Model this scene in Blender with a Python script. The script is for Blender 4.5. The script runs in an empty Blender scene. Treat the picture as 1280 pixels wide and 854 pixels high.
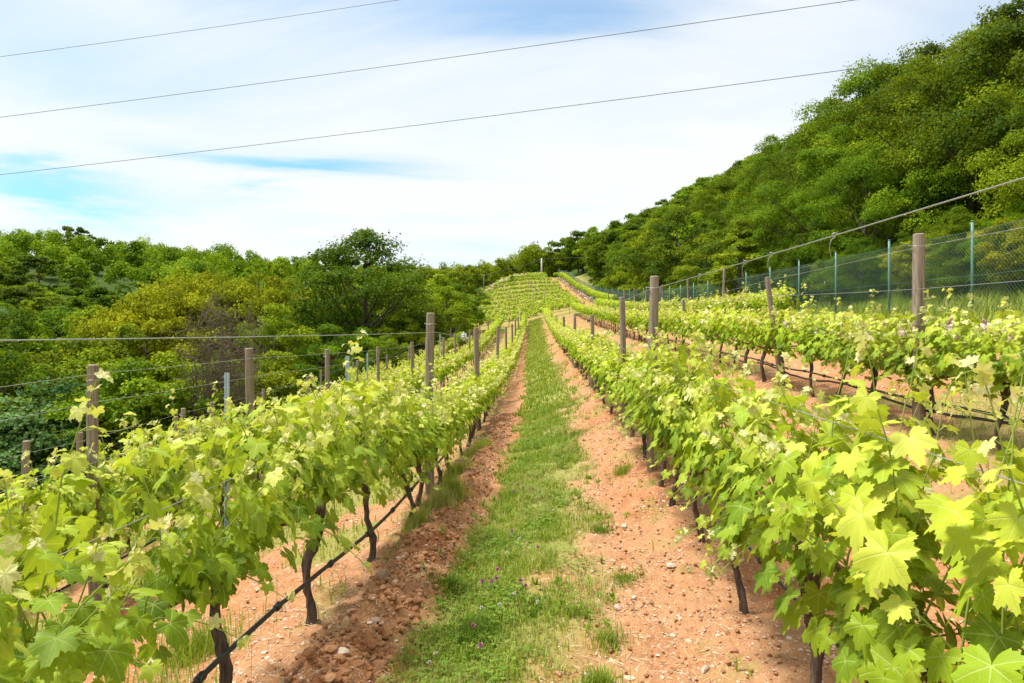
import bpy, math, random
import numpy as np
from math import radians, pi, sin, cos
S = bpy.context.scene
C = S.collection
CZ = 1.75            # camera height above the datum
F = 800.0            # focal length in photo pixels (1280 wide)

# ------------------------------------------------------------------ camera
cam = bpy.data.cameras.new('camera'); camo = bpy.data.objects.new('camera', cam); C.objects.link(camo)
camo.location = (0, 0, CZ); camo.rotation_euler = (radians(90), 0, 0)
cam.sensor_width = 36; cam.lens = 36*F/1280
cam.shift_x = -27/1280; cam.shift_y = -22/1280
cam.clip_start = 0.05; cam.clip_end = 3000
S.camera = camo
S.view_settings.view_transform = 'Standard'; S.view_settings.look = 'None'
S.view_settings.gamma = 1; S.view_settings.exposure = 0.86
S.render.resolution_x = 1024; S.render.resolution_y = 683
S.render.engine = 'CYCLES'
S.cycles.max_bounces = 7; S.cycles.transmission_bounces = 4; S.cycles.diffuse_bounces = 4
S.cycles.glossy_bounces = 2; S.cycles.caustics_reflective = False; S.cycles.caustics_refractive = False

# ------------------------------------------------------------------ sun + sky
SUN_EL, SUN_AZ = radians(66), radians(-78)      # azimuth measured clockwise from +Y (the view direction)
sl = bpy.data.lights.new('sun', 'SUN'); sl.energy = 4.1; sl.angle = radians(12); sl.color = (1, 0.95, 0.87)
so = bpy.data.objects.new('sun', sl); C.objects.link(so)
so.rotation_euler = (radians(90)-SUN_EL, 0, pi - SUN_AZ)
w = bpy.data.worlds.new('World'); S.world = w; w.use_nodes = True
nt = w.node_tree; N = nt.nodes; Lk = nt.links
for n in list(N): N.remove(n)
out = N.new('ShaderNodeOutputWorld'); bg = N.new('ShaderNodeBackground'); bg.inputs[1].default_value = 0.1
sky = N.new('ShaderNodeTexSky'); sky.sky_type = 'NISHITA'; sky.sun_disc = False
sky.sun_elevation = SUN_EL; sky.sun_rotation = SUN_AZ; sky.air_density = 1.0; sky.dust_density = 1.0
tc = N.new('ShaderNodeTexCoord')
sep = N.new('ShaderNodeSeparateXYZ'); Lk.new(tc.outputs['Generated'], sep.inputs[0])
def wm(op, a, b=None, c=None):
    n = N.new('ShaderNodeMath'); n.operation = op
    for i, v in enumerate((a, b, c)):
        if v is None: continue
        if isinstance(v, (int, float)): n.inputs[i].default_value = v
        else: Lk.new(v, n.inputs[i])
    return n.outputs[0]
zc = wm('ADD', wm('MAXIMUM', sep.outputs[2], 0.0), 0.10)
cx = wm('DIVIDE', sep.outputs[0], zc); cy = wm('DIVIDE', sep.outputs[1], zc)
cmb = N.new('ShaderNodeCombineXYZ'); Lk.new(cx, cmb.inputs[0]); Lk.new(cy, cmb.inputs[1])
mp = N.new('ShaderNodeMapping'); mp.inputs['Scale'].default_value = (0.55, 0.95, 1); mp.inputs['Location'].default_value = (3.1, 1.9, 0)
mp.inputs['Rotation'].default_value = (0, 0, radians(14))
Lk.new(cmb.outputs[0], mp.inputs[0])
nz = N.new('ShaderNodeTexNoise'); nz.inputs['Scale'].default_value = 1.0; nz.inputs['Detail'].default_value = 9; nz.inputs['Roughness'].default_value = 0.60
nz.inputs['Distortion'].default_value = 0.5
Lk.new(mp.outputs[0], nz.inputs['Vector'])
cr = N.new('ShaderNodeValToRGB'); cr.color_ramp.elements[0].position = 0.30; cr.color_ramp.elements[1].position = 0.53
cr.color_ramp.elements[0].color = (0, 0, 0, 1); cr.color_ramp.elements[1].color = (1, 1, 1, 1)
Lk.new(nz.outputs[0], cr.inputs[0])
# two open blue gaps low in the cloud sheet on the left, placed as directions
def gap(az, el, wa, we, amt):
    a = wm('ARCTAN2', sep.outputs[0], sep.outputs[1])
    da = wm('DIVIDE', wm('SUBTRACT', a, radians(az)), radians(wa))
    e = wm('ARCSINE', sep.outputs[2])
    de = wm('DIVIDE', wm('SUBTRACT', e, wm('ADD', radians(el), wm('MULTIPLY', wm('SUBTRACT', nz.outputs[0], 0.5), 0.22))), radians(we))
    r2 = wm('ADD', wm('MULTIPLY', da, da), wm('MULTIPLY', de, de))
    return wm('MULTIPLY', wm('EXPONENT', wm('MULTIPLY', r2, -1.0)), amt)
g = wm('ADD', gap(-20, 13.0, 10, 1.1, 1.05), gap(-37.5, 9.6, 6.5, 1.3, 1.0))
g = wm('ADD', g, gap(-46, 20, 13, 4.0, 0.55))
g = wm('ADD', g, gap(2, 28.0, 17, 2.6, 0.65))
g = wm('ADD', g, gap(-30, 27.5, 12, 2.0, 0.35))
g = wm('ADD', g, gap(36, 20, 9, 7.0, 0.40))
base = wm('SUBTRACT', wm('ADD', wm('MULTIPLY', cr.outputs[0], 0.26), 0.74), wm('MULTIPLY', g, 0.8)); 
hor = wm('MULTIPLY', wm('SUBTRACT', 0.12, sep.outputs[2]), 2.0)
fac = N.new('ShaderNodeClamp'); Lk.new(wm('ADD', base, wm('MAXIMUM', hor, 0.0)), fac.inputs[0])
mx = N.new('ShaderNodeMixRGB'); Lk.new(fac.outputs[0], mx.inputs[0])
skb = N.new('ShaderNodeMixRGB'); skb.blend_type = 'MULTIPLY'; skb.inputs[0].default_value = 1; skb.inputs[2].default_value = (0.52, 1.0, 1.15, 1)
Lk.new(sky.outputs[0], skb.inputs[1]); Lk.new(skb.outputs[0], mx.inputs[1])
mx.inputs[2].default_value = (5.42, 5.62, 5.72, 1)       # thin bright cloud
Lk.new(mx.outputs[0], bg.inputs[0]); Lk.new(bg.outputs[0], out.inputs[0])

# ------------------------------------------------------------------ noise + terrain functions
def _h(ix, iy, s):
    n = (ix.astype(np.int64)*374761393 + iy.astype(np.int64)*668265263 + s*1442695041) & 0xffffffff
    n = ((n ^ (n >> 13))*1274126177) & 0xffffffff
    return ((n ^ (n >> 16)) & 0xffff)/65535.0
def vn(x, y, s=0):
    x = np.asarray(x, float); y = np.asarray(y, float)
    ix = np.floor(x); iy = np.floor(y); fx = x-ix; fy = y-iy
    fx = fx*fx*(3-2*fx); fy = fy*fy*(3-2*fy)
    a = _h(ix, iy, s); b = _h(ix+1, iy, s); c = _h(ix, iy+1, s); d = _h(ix+1, iy+1, s)
    return (a*(1-fx)+b*fx)*(1-fy) + (c*(1-fx)+d*fx)*fy
def fbm(x, y, s=0, o=4):
    v = 0; a = .5; t = 0
    for i in range(o):
        v = v + a*vn(x*2**i, y*2**i, s+i*17); t += a; a *= .5
    return v/t
def sstep(a, b, x):
    t = np.clip((x-a)/(b-a), 0, 1); return t*t*(3-2*t)

TY = np.array([-30, -10, 0, 3, 7, 12, 20, 28, 36, 46, 58, 70, 85, 100, 130, 170, 220, 300, 600.])
TT = {
 -600: [20]*19,
 -250: [5, 5, 5, 5, 5, 5, 5, 6, 7, 8, 9, 10, 11, 13, 18, 22, 22, 20, 20],
 -150: [-2, -2, -2, -2, -1.6, -1, 0, 1, 2, 4, 5, 6, 7, 9.5, 14.5, 18, 17, 15, 18],
 -100: [-8, -8, -8, -8, -7.5, -7, -6, -5, -4, -2, 0, 1.5, 3.5, 6.5, 11.5, 14.8, 14, 13, 16],
 -60: [-13, -13, -13, -13, -13, -12.5, -12, -11.5, -10.5, -9, -7, -5, -3, 0, 5, 11, 13, 14, 16],
 -35: [-13, -13, -13, -13, -13, -12.5, -12, -11.5, -11, -10, -8, -6.5, -4, -2, 2, 8, 12, 15, 18],
 -20: [-10, -10, -10, -10, -10, -9.8, -9.5, -9.2, -8.8, -8, -6.5, -5, -3, -1, 4, 8, 13, 16, 18],
 -12: [-6, -6, -6, -6, -6, -5.9, -5.8, -5.6, -5.2, -4.6, -3.6, -2.4, -.4, 1.6, 6, 9.5, 14, 16, 18],
 -8.2: [-4.4, -4.4, -4.4, -4.4, -4.3, -4.2, -4.0, -3.7, -3.3, -2.8, -2, -1, .7, 2.9, 7.4, 10, 14, 17, 18],
 -5.8: [-3.35, -3.35, -3.35, -3.35, -3.35, -3.3, -3.2, -3.0, -2.7, -2.2, -1.4, -.4, 1.4, 3.8, 8.5, 10.5, 14, 17, 18],
 -3.4: [-2.3, -2.3, -2.32, -2.35, -2.38, -2.48, -2.55, -2.5, -2.3, -1.8, -1, .1, 1.9, 4.2, 9, 11, 15, 18, 18],
 -1.1: [-1.65, -1.65, -1.7, -1.76, -1.9, -2.08, -2.14, -2.12, -1.95, -1.5, -.7, .4, 2.2, 4.4, 9.2, 11, 15, 18, 18],
 1.2: [-1.7, -1.7, -1.72, -1.75, -1.60, -1.42, -1.32, -1.15, -.9, -.5, .1, 1.0, 2.5, 4.6, 9.3, 11.3, 15, 18, 18],
 3.6: [-1.1, -1.1, -1.1, -1.1, -1.07, -1.0, -.9, -.7, -.4, 0, .6, 1.4, 2.8, 4.7, 9.3, 11.6, 16, 19, 20],
 6: [-.5, -.5, -.5, -.5, -.5, -.45, -.35, -.2, 0, .4, 1, 1.8, 3.1, 4.9, 9.3, 12, 16.5, 20, 20],
 8.5: [.05, .05, .05, .05, .05, .05, .1, .15, .3, .7, 1.2, 2, 3.2, 5, 9.4, 12.5, 17, 21, 22],
 12: [1, 1, 1, 1, 1, 1, 1, 1, 1.2, 1.6, 2.2, 3, 4.2, 6, 10.5, 13.5, 19, 22, 24],
 20: [5, 5, 5, 5, 5, 5, 5, 5.2, 5.5, 6, 6.8, 7.6, 8.7, 10.2, 14, 17, 22, 25, 26],
 40: [14, 14, 14, 14, 14, 14, 14, 14.3, 14.8, 15.6, 16.8, 18, 19.3, 21, 24, 26.5, 29, 30, 30],
 80: [25, 25, 25, 25, 25, 25, 25, 25, 26, 26, 27, 28, 29, 30, 31, 32, 34, 34, 34],
 600: [45]*19,
}
TX = np.array(sorted(TT)); TZ = np.array([TT[k] for k in sorted(TT)], float)
def pchip(xs, V, q):
    # xs (K), V (K,n) node values per point, q (n)
    h = np.diff(xs)[:, None]; d = np.diff(V, axis=0)/h
    m = np.zeros_like(V)
    w1 = 2*h[1:]+h[:-1]; w2 = h[1:]+2*h[:-1]
    with np.errstate(divide='ignore', invalid='ignore'):
        mm = (w1+w2)/(w1/d[:-1]+w2/d[1:])
    mm[(d[:-1]*d[1:]) <= 0] = 0; mm[~np.isfinite(mm)] = 0
    m[1:-1] = mm
    q = np.clip(q, xs[0], xs[-1]-1e-6)
    i = np.clip(np.searchsorted(xs, q, side='right')-1, 0, len(xs)-2)
    hh = np.diff(xs)[i]; t = (q-xs[i])/hh; ar = np.arange(len(q))
    if V.shape[1] == 1: ar = np.zeros(len(q), int)
    v0 = V[i, ar]; v1 = V[i+1, ar]; m0 = m[i, ar]; m1 = m[i+1, ar]
    return (2*t**3-3*t**2+1)*v0+(t**3-2*t**2+t)*hh*m0+(-2*t**3+3*t**2)*v1+(t**3-t**2)*hh*m1
def base_z(x, y):
    x = np.atleast_1d(np.asarray(x, float)); y = np.atleast_1d(np.asarray(y, float))
    x, y = np.broadcast_arrays(x, y)
    V = np.array([pchip(TY, TZ[k][:, None], y) for k in range(len(TX))])
    return pchip(TX.astype(float), V, x) + CZ
def xL1(y): return np.interp(y, [-2, 0, 2.5, 4.2, 6.8, 13, 60], [-1.55, -1.45, -1.33, -1.19, -1.09, -1.02, -1.0])
def xR1(y): return np.interp(y, [-2, 0, 2.7, 6.7, 60], [1.16, 1.16, 1.19, 1.23, 1.22])
def xR2(y): return np.interp(y, [-2, 6, 18, 60], [3.5, 3.55, 3.95, 3.95])
ROWX = {'L1': xL1, 'R1': xR1, 'R2': xR2, 'L2': lambda y: xL1(y)-2.33, 'L3': lambda y: xL1(y)-4.8,
        'L4': lambda y: xL1(y)-7.2, 'R3': lambda y: xR2(y)+2.3}
def strip(x, y):
    """how grassy the middle of the path is"""
    c = np.interp(y, [0, 3, 8, 12, 28, 60], [-.15, -.16, .10, .30, .20, .1])
    hw = np.interp(y, [0, 3, 12, 28, 60], [.46, .46, .52, .55, .6])
    e = (fbm(x*2.2, y*1.6, 5, 4)-.5)*.9
    l = sstep(-.10, .16, (x-(c-hw)) + e*.5)
    r = sstep(-.22, .30, ((c+hw)-x) + e*1.0)
    return l*r
def rowdist(x, y):
    d = np.full(np.shape(x), 9.0)
    for k in ROWX: d = np.minimum(d, np.abs(x-ROWX[k](y)))
    return d
def terraces(x, y):
    return sstep(62, 66, y)*sstep(134, 128, y)*sstep(-14, -9, x)*sstep(11, 8, x)
def trackd(x, y):
    tx = np.interp(y, [62, 75, 85, 95, 110, 128], [6.6, 6.5, 6.4, 6.1, 5.0, 3.2]); return np.abs(x-tx)
def grassmask(x, y):
    g = strip(x, y)
    inl = (x < xL1(y)-.35) & (x > -9.5); inr = (x > xR1(y)+.4)&(x < 8)
    n = fbm(x*1.3, y*.9, 11, 4)+.18*(fbm(x*9, y*9, 12, 3)-.5)
    g = np.maximum(g, np.where(inl, sstep(.40, .56, n)*.9, 0))
    g = np.maximum(g, np.where(inr, sstep(.56, .68, n)*.7, 0))
    g = np.maximum(g, sstep(7.3, 8.0, x)); g = np.maximum(g, sstep(-8.8, -10.2, x))
    rd = rowdist(x, y)
    g = np.where((x > -8.5) & (x < 6.5) & (y < 62), np.maximum(g, sstep(.57, .63, fbm(x*4, y*3.5, 21, 5))*sstep(.5, .1, rd)*.45), g)
    far = sstep(55, 66, y); te = terraces(x, y)
    gt = .35+.5*fbm(x*.6, y*.6, 31, 3)
    gt = np.clip(gt+.12, 0, 1)*sstep(.35, .8, trackd(x, y))
    g = g*(1-far) + far*(te*gt+(1-te)*1.0)
    return np.clip(g, 0, 1)
def micro(x, y):
    near = sstep(40, 8, y)*sstep(9, 7, np.abs(x))
    g = strip(x, y)
    rd = rowdist(x, y)
    berm = np.exp(-(rd/.42)**2)*.075
    lb = np.exp(-((x-(xL1(y)+.38))/.20)**2)*sstep(16, 9, y)
    soil = 1-g
    n1 = fbm(x*2.1, y*2.1, 41, 2)-.5; nr2 = sstep(15, 6, y); n1 = n1+nr2*(fbm(x*8.4, y*8.4, 43, 3)-.5)*.35
    n2 = np.abs(fbm(x*7, y*7, 51, 4)-.5)*2
    n3 = vn(x*22, y*22, 61)*vn(x*37, y*37, 62)
    z = berm + lb*(.05+.16*np.clip(n1+.15, 0, 1)+.09*n2*nr2) + near*(n1*.09 + nr2*soil*(n2*.06 + n3*.028))
    z = z + n1*0  - .03*near*np.exp(-((x-.75)/.3)**2)
    return z
def gz(x, y):
    return base_z(x, y) + micro(np.asarray(x, float), np.asarray(y, float))
def g1(x, y): return float(gz(x, y)[0])

# ------------------------------------------------------------------ mesh helpers
class MB:
    def __init__(s): s.V = []; s.Q = []; s.T = []; s.n = 0; s.A = []; s.LC = []
    def add(s, V, Q=None, T=None, tone=0.5, lc=None):
        V = np.asarray(V, float).reshape(-1, 3)
        s.V.append(V)
        if Q is not None and len(Q): s.Q.append(np.asarray(Q, int)+s.n)
        if T is not None and len(T): s.T.append(np.asarray(T, int)+s.n)
        s.A.append(np.broadcast_to(np.asarray(tone, float), (len(V),)).copy())
        s.LC.append(np.zeros((len(V), 3)) if lc is None else lc)
        s.n += len(V)
    def mesh(s, name, mat, smooth=True, lc=False):
        V = np.concatenate(s.V); me = bpy.data.meshes.new(name)
        q = np.concatenate(s.Q) if s.Q else np.zeros((0, 4), int); t = np.concatenate(s.T) if s.T else np.zeros((0, 3), int)
        me.vertices.add(len(V)); me.vertices.foreach_set('co', V.astype(np.float32).ravel())
        li = np.concatenate([q.ravel(), t.ravel()]); me.loops.add(len(li)); me.loops.foreach_set('vertex_index', li.astype(np.int32))
        st = np.concatenate([np.arange(len(q))*4, len(q)*4+np.arange(len(t))*3]); me.polygons.add(len(st))
        me.polygons.foreach_set('loop_start', st.astype(np.int32))
        me.polygons.foreach_set('use_smooth', np.full(len(st), smooth))
        a = me.attributes.new('tone', 'FLOAT', 'POINT'); a.data.foreach_set('value', np.concatenate(s.A).astype(np.float32))
        if lc:
            b = me.attributes.new('lc', 'FLOAT_VECTOR', 'POINT'); b.data.foreach_set('vector', np.concatenate(s.LC).astype(np.float32).ravel())
        me.update(calc_edges=True)
        me.materials.append(mat)
        return me
    def obj(s, name, mat, parent=None, smooth=True, lc=False):
        o = bpy.data.objects.new(name, s.mesh(name, mat, smooth, lc)); C.objects.link(o)
        if parent is not None: o.parent = parent
        return o
def tube(mb, P, R, n=6, tone=.5, cap=True, twist=0.0, rough=0.0, rng=None):
    P = np.asarray(P, float); K = len(P); R = np.broadcast_to(np.asarray(R, float), (K,))
    T = np.gradient(P, axis=0); T /= np.linalg.norm(T, axis=1)[:, None]+1e-9
    ref = np.array([0, 0, 1.0]) if abs(T[:, 2]).mean() < .8 else np.array([1.0, 0, 0])
    U = np.cross(T, ref); U /= np.linalg.norm(U, axis=1)[:, None]+1e-9; W = np.cross(T, U)
    a = np.arange(n)/n*2*pi
    rr = np.ones((K, n))
    if rough and rng is not None: rr = 1+rough*(rng.random((1, n))-.5)*1.2+rough*(rng.random((K, n))-.5)
    aa = a[None, :]+twist*np.arange(K)[:, None]
    V = P[:, None, :]+(R[:, None]*rr)[:, :, None]*(np.cos(aa)[:, :, None]*U[:, None, :]+np.sin(aa)[:, :, None]*W[:, None, :])
    V = V.reshape(-1, 3)
    i = np.arange(K-1)[:, None]*n; j = np.arange(n)[None, :]; j2 = (j+1) % n
    Q = np.stack([i+j, i+j2, i+n+j2, i+n+j], -1).reshape(-1, 4)
    Tt = []
    if cap:
        V = np.concatenate([V, P[:1], P[-1:]]); c0 = K*n; c1 = c0+1
        for k in range(n):
            k2 = (k+1) % n
            Tt += [[c0, k2, k], [c1, (K-1)*n+k, (K-1)*n+k2]]
    mb.add(V, Q, Tt, tone)
def empty(name, loc, rz=0):
    o = bpy.data.objects.new(name, None); C.objects.link(o); o.location = loc; o.rotation_euler = (0, 0, rz); o.empty_display_size = .1
    return o
def tag(o, label, cat=None, group=None, kind=None):
    if label: o['label'] = label
    if cat: o['category'] = cat
    if group: o['group'] = group
    if kind: o['kind'] = kind
    return o
def dup(root, loc, rz=0, sc=1.0, rot=None):
    r = root.copy(); C.objects.link(r); r.location = loc
    r.rotation_euler = rot if rot is not None else (0, 0, rz)
    r.scale = sc if hasattr(sc, '__len__') else (sc,)*3
    for ch in list(root.children):
        c = ch.copy(); C.objects.link(c); c.parent = r
        for gch in ch.children:
            d = gch.copy(); C.objects.link(d); d.parent = c
    return r
def at(px, py, d): return np.array([(px-667)/F*d, d, CZ-(py-405)/F*d])
ORD = ['nearest', 'second nearest', 'third nearest', 'fourth nearest', 'fifth nearest', 'sixth nearest', 'seventh nearest', 'eighth nearest',
       'ninth nearest', 'tenth nearest', 'eleventh nearest', 'twelfth nearest', 'thirteenth nearest', 'fourteenth nearest', 'fifteenth nearest', 'sixteenth nearest']

# ------------------------------------------------------------------ materials
class NB:
    def __init__(s, name):
        s.m = bpy.data.materials.new(name); s.m.use_nodes = True; s.t = s.m.node_tree
        for n in list(s.t.nodes): s.t.nodes.remove(n)
        s.o = s.n('ShaderNodeOutputMaterial')
    def n(s, k): return s.t.nodes.new(k)
    def l(s, a, b): s.t.links.new(a, b)
    def set(s, inp, v):
        if hasattr(v, 'is_linked') or isinstance(v, bpy.types.NodeSocket): s.l(v, inp)
        else: inp.default_value = v
    def math(s, op, a, b=0.0, c=None):
        n = s.n('ShaderNodeMath'); n.operation = op; s.set(n.inputs[0], a); s.set(n.inputs[1], b)
        if c is not None: s.set(n.inputs[2], c)
        return n.outputs[0]
    def mix(s, f, a, b, bt='MIX'):
        n = s.n('ShaderNodeMixRGB'); n.blend_type = bt; s.set(n.inputs[0], f)
        s.set(n.inputs[1], a if not isinstance(a, tuple) else (*a[:3], 1)); s.set(n.inputs[2], b if not isinstance(b, tuple) else (*b[:3], 1))
        return n.outputs[0]
    def ramp(s, f, stops):
        n = s.n('ShaderNodeValToRGB'); s.l(f, n.inputs[0]); e = n.color_ramp.elements
        e[0].position = stops[0][0]; e[0].color = (*stops[0][1], 1); e[1].position = stops[-1][0]; e[1].color = (*stops[-1][1], 1)
        for p, c in stops[1:-1]:
            q = e.new(p); q.color = (*c, 1)
        return n.outputs[0]
    def attr(s, name, vec=False):
        n = s.n('ShaderNodeAttribute'); n.attribute_name = name; return n.outputs['Vector' if vec else 'Fac']
    def noise(s, scale, detail=3, rough=.5, vec=None, dist=0):
        n = s.n('ShaderNodeTexNoise'); n.inputs['Scale'].default_value = scale; n.inputs['Detail'].default_value = detail
        n.inputs['Roughness'].default_value = rough; n.inputs['Distortion'].default_value = dist
        if vec is not None: s.l(vec, n.inputs['Vector'])
        return n.outputs[0]
    def coord(s, which='Object', scale=None):
        n = s.n('ShaderNodeTexCoord'); v = n.outputs[which]
        if scale:
            m = s.n('ShaderNodeMapping'); m.inputs['Scale'].default_value = scale; s.l(v, m.inputs[0]); v = m.outputs[0]
        return v
    def bsdf(s, col, rough=.7, spec=.3, bump=None, bd=.01, metal=0, trans=0, tcol=None):
        p = s.n('ShaderNodeBsdfPrincipled'); s.set(p.inputs['Base Color'], col if not isinstance(col, tuple) else (*col[:3], 1))
        s.set(p.inputs['Roughness'], rough); p.inputs['Specular IOR Level'].default_value = spec; p.inputs['Metallic'].default_value = metal
        if bump is not None:
            b = s.n('ShaderNodeBump'); b.inputs['Strength'].default_value = 1; b.inputs['Distance'].default_value = bd
            s.l(bump, b.inputs['Height']); s.l(b.outputs[0], p.inputs['Normal'])
        r = p.outputs[0]
        if trans:
            t = s.n('ShaderNodeBsdfTranslucent'); s.set(t.inputs[0], tcol if tcol is not None else col)
            m = s.n('ShaderNodeMixShader'); m.inputs[0].default_value = trans; s.l(r, m.inputs[1]); s.l(t.outputs[0], m.inputs[2]); r = m.outputs[0]
        s.l(r, s.o.inputs['Surface']); return s.m
def simple(name, col, rough=.6, spec=.3, metal=0, var=.15, scale=30):
    b = NB(name); n = b.noise(scale, 4, .6, b.coord())
    c = b.mix(n, tuple(v*(1-var) for v in col), tuple(min(1, v*(1+var)) for v in col))
    return b.bsdf(c, rough, spec, metal=metal)
def leafmat(name, stops, trans=.35, rough=.45, spec=.25, veins=False, hue=.02, val=.25):
    b = NB(name)
    tone = b.attr('tone'); oi = b.n('ShaderNodeObjectInfo')
    c = b.ramp(tone, stops)
    h = b.n('ShaderNodeHueSaturation'); b.l(c, h.inputs['Color'])
    b.l(b.math('MULTIPLY_ADD', oi.outputs['Random'], hue*2, .5-hue), h.inputs['Hue'])
    rnd2 = b.math('FRACT', b.math('MULTIPLY', oi.outputs['Random'], 7.31))
    b.l(b.math('MULTIPLY_ADD', rnd2, val*2, 1-val), h.inputs['Value'])
    c = h.outputs[0]
    bump = None
    if veins:
        lc = b.attr('lc', True); sp = b.n('ShaderNodeSeparateXYZ'); b.l(lc, sp.inputs[0])
        ax = b.math('ABSOLUTE', sp.outputs[0]); y = sp.outputs[1]; vein = None; sec = None
        for a in (0, 54, 112):
            a = radians(a)
            al = b.math('ADD', b.math('MULTIPLY', ax, sin(a)), b.math('MULTIPLY', y, cos(a)))
            pe = b.math('ABSOLUTE', b.math('SUBTRACT', b.math('MULTIPLY', ax, cos(a)), b.math('MULTIPLY', y, sin(a))))
            on = b.math('GREATER_THAN', al, 0.0)
            wd = b.math('MULTIPLY_ADD', al, -.018, .030)
            v = b.math('MULTIPLY', on, b.math('MAXIMUM', b.math('SUBTRACT', 1.0, b.math('DIVIDE', pe, wd)), 0.0))
            vein = v if vein is None else b.math('MAXIMUM', vein, v)
            sn = b.math('SINE', b.math('MULTIPLY', b.math('SUBTRACT', al, b.math('MULTIPLY', pe, .85)), 34.0))
            s2 = b.math('MULTIPLY', b.math('LESS_THAN', pe, b.math('MULTIPLY', al, .46)), b.math('MULTIPLY', on, b.math('MAXIMUM', b.math('MULTIPLY_ADD', sn, 7.0, -6.1), 0.0)))
            sec = s2 if sec is None else b.math('MAXIMUM', sec, s2)
        bl = b.noise(9.0, 3, .6, lc)
        c = b.mix(b.math('MULTIPLY', bl, .35), c, b.mix(.6, c, (.30, .36, .03)))
        c = b.mix(b.math('MULTIPLY', sec, .22), c, (.55, .62, .22))
        c = b.mix(b.math('MULTIPLY', vein, .55), c, (.62, .68, .26))
        bump = b.math('ADD', b.math('MULTIPLY', b.math('MAXIMUM', vein, b.math('MULTIPLY', sec, .5)), -1.0), b.math('MULTIPLY', b.noise(14, 2, .5, lc), .8))
    tc_ = b.mix(1.0, c, (1.0, 1.0, .55), 'MULTIPLY')
    tc2 = b.mix(.35, tc_, (.55, .62, .02))
    return b.bsdf(c, rough, spec, bump, .0007, trans=trans, tcol=tc2)
def barkmat(name, a, bcol, scale=(18, 18, 3)):
    b = NB(name); v = b.coord('Object', scale); n = b.noise(1.0, 6, .65, v, .6); n2 = b.noise(5.0, 3, .6, v)
    c = b.ramp(n, [(.3, a), (.7, bcol)]); c = b.mix(b.math('MULTIPLY', n2, .35), c, tuple(x*.4 for x in a))
    return b.bsdf(c, .9, .15, n, .015)

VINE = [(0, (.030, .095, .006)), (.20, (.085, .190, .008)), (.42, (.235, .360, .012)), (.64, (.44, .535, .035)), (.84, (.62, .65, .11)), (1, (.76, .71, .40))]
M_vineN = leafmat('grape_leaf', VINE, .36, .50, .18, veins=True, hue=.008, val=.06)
M_vineF = leafmat('grape_leaf_plain', VINE, .36, .6, .10, hue=.008, val=.10)
M_shoot = simple('green_shoot', (.26, .34, .06), .5, .3)
M_vbark = barkmat('vine_bark', (.045, .030, .023), (.23, .17, .135), (60, 60, 10))
M_cane = barkmat('vine_cane', (.10, .05, .03), (.26, .15, .09), (30, 30, 20))
M_oak = leafmat('leaf_dark_green', [(0, (0.017, 0.048, 0.002)), (.5, (0.050, 0.108, 0.004)), (1, (0.145, 0.204, 0.007))], .25, .75, .10, hue=.015, val=.22)
M_mid = leafmat('leaf_mid_green', [(0, (0.035, 0.080, 0.003)), (.5, (0.098, 0.189, 0.005)), (1, (0.256, 0.326, 0.010))], .3, .75, .10, hue=.018, val=.25)
M_yg = leafmat('leaf_yellow_green', [(0, (0.070, 0.123, 0.004)), (.5, (0.168, 0.260, 0.008)), (1, (0.352, 0.430, 0.016))], .3, .75, .10, hue=.012, val=.18)
M_gold = leafmat('leaf_bronze_yellow', [(0, (0.101, 0.127, 0.004)), (.5, (0.261, 0.280, 0.006)), (1, (0.422, 0.432, 0.013))], .3, .75, .10, hue=.010, val=.15)
M_blue = leafmat('leaf_blue_green', [(0, (0.026, 0.075, 0.019)), (.5, (0.065, 0.144, 0.039)), (1, (0.143, 0.237, 0.073))], .2, .75, .10, hue=.012, val=.15)
M_bark = barkmat('tree_bark', (.05, .04, .03), (.17, .14, .11), (5, 5, 1.2))
M_twig = simple('dry_twig', (.15, .12, .085), .9, .1, var=.4, scale=2)
def woodmat():
    b = NB('weathered_wood'); v = b.coord('Object', (40, 40, 1.6)); n = b.noise(1, 6, .75, v, .5); v2 = b.coord('Object', (110, 110, 2.2)); n2 = b.noise(1, 4, .6, v2)
    oi = b.n('ShaderNodeObjectInfo')
    c = b.ramp(n, [(.28, (.115, .085, .06)), (.5, (.29, .225, .165)), (.75, (.47, .39, .31))])
    c = b.mix(b.math('MULTIPLY', b.math('GREATER_THAN', n2, .57), .75), c, (.055, .04, .03))
    c = b.mix(b.math('MULTIPLY', oi.outputs['Random'], .45), c, (.22, .15, .10))
    big = b.noise(3, 3, .5, b.coord()); c = b.mix(b.math('MULTIPLY', big, .3), c, (.30, .29, .24))
    return b.bsdf(c, .9, .1, n, .006)
M_wood = woodmat()
M_galv = simple('galvanised_steel', (.40, .50, .54), .4, .5, .55, .12, 12)
M_wire = simple('wire', (.42, .43, .42), .4, .5, .7, .15, 50)
M_cable = simple('overhead_cable', (.10, .11, .11), .5, .3)
M_hose = simple('black_hose', (.018, .020, .024), .38, .5)
M_fence = simple('green_fence_coating', (.10, .21, .17), .5, .4, 0, .15, 8)
M_stone = None
def stonemat(name, a, b_, c_):
    b = NB(name); t = b.attr('tone'); n = b.noise(26, 5, .65, b.coord()); n2 = b.noise(5, 3, .6, b.coord())
    c = b.ramp(t, [(0, a), (.5, b_), (1, c_)]); c = b.mix(b.math('MULTIPLY', n2, .35), c, (.50, .26, .13))
    c = b.mix(b.math('MULTIPLY', n, .4), c, tuple(x*.55 for x in b_))
    return b.bsdf(c, .9, .15, n, .01)
M_stone = stonemat('limestone', (.30, .22, .17), (.48, .38, .30), (.66, .60, .53))
M_clod = stonemat('earth_clod', (.24, .10, .045), (.36, .165, .075), (.46, .25, .13))
M_gravel = stonemat('gravel_stones', (.40, .19, .10), (.56, .37, .25), (.74, .66, .56))
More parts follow.
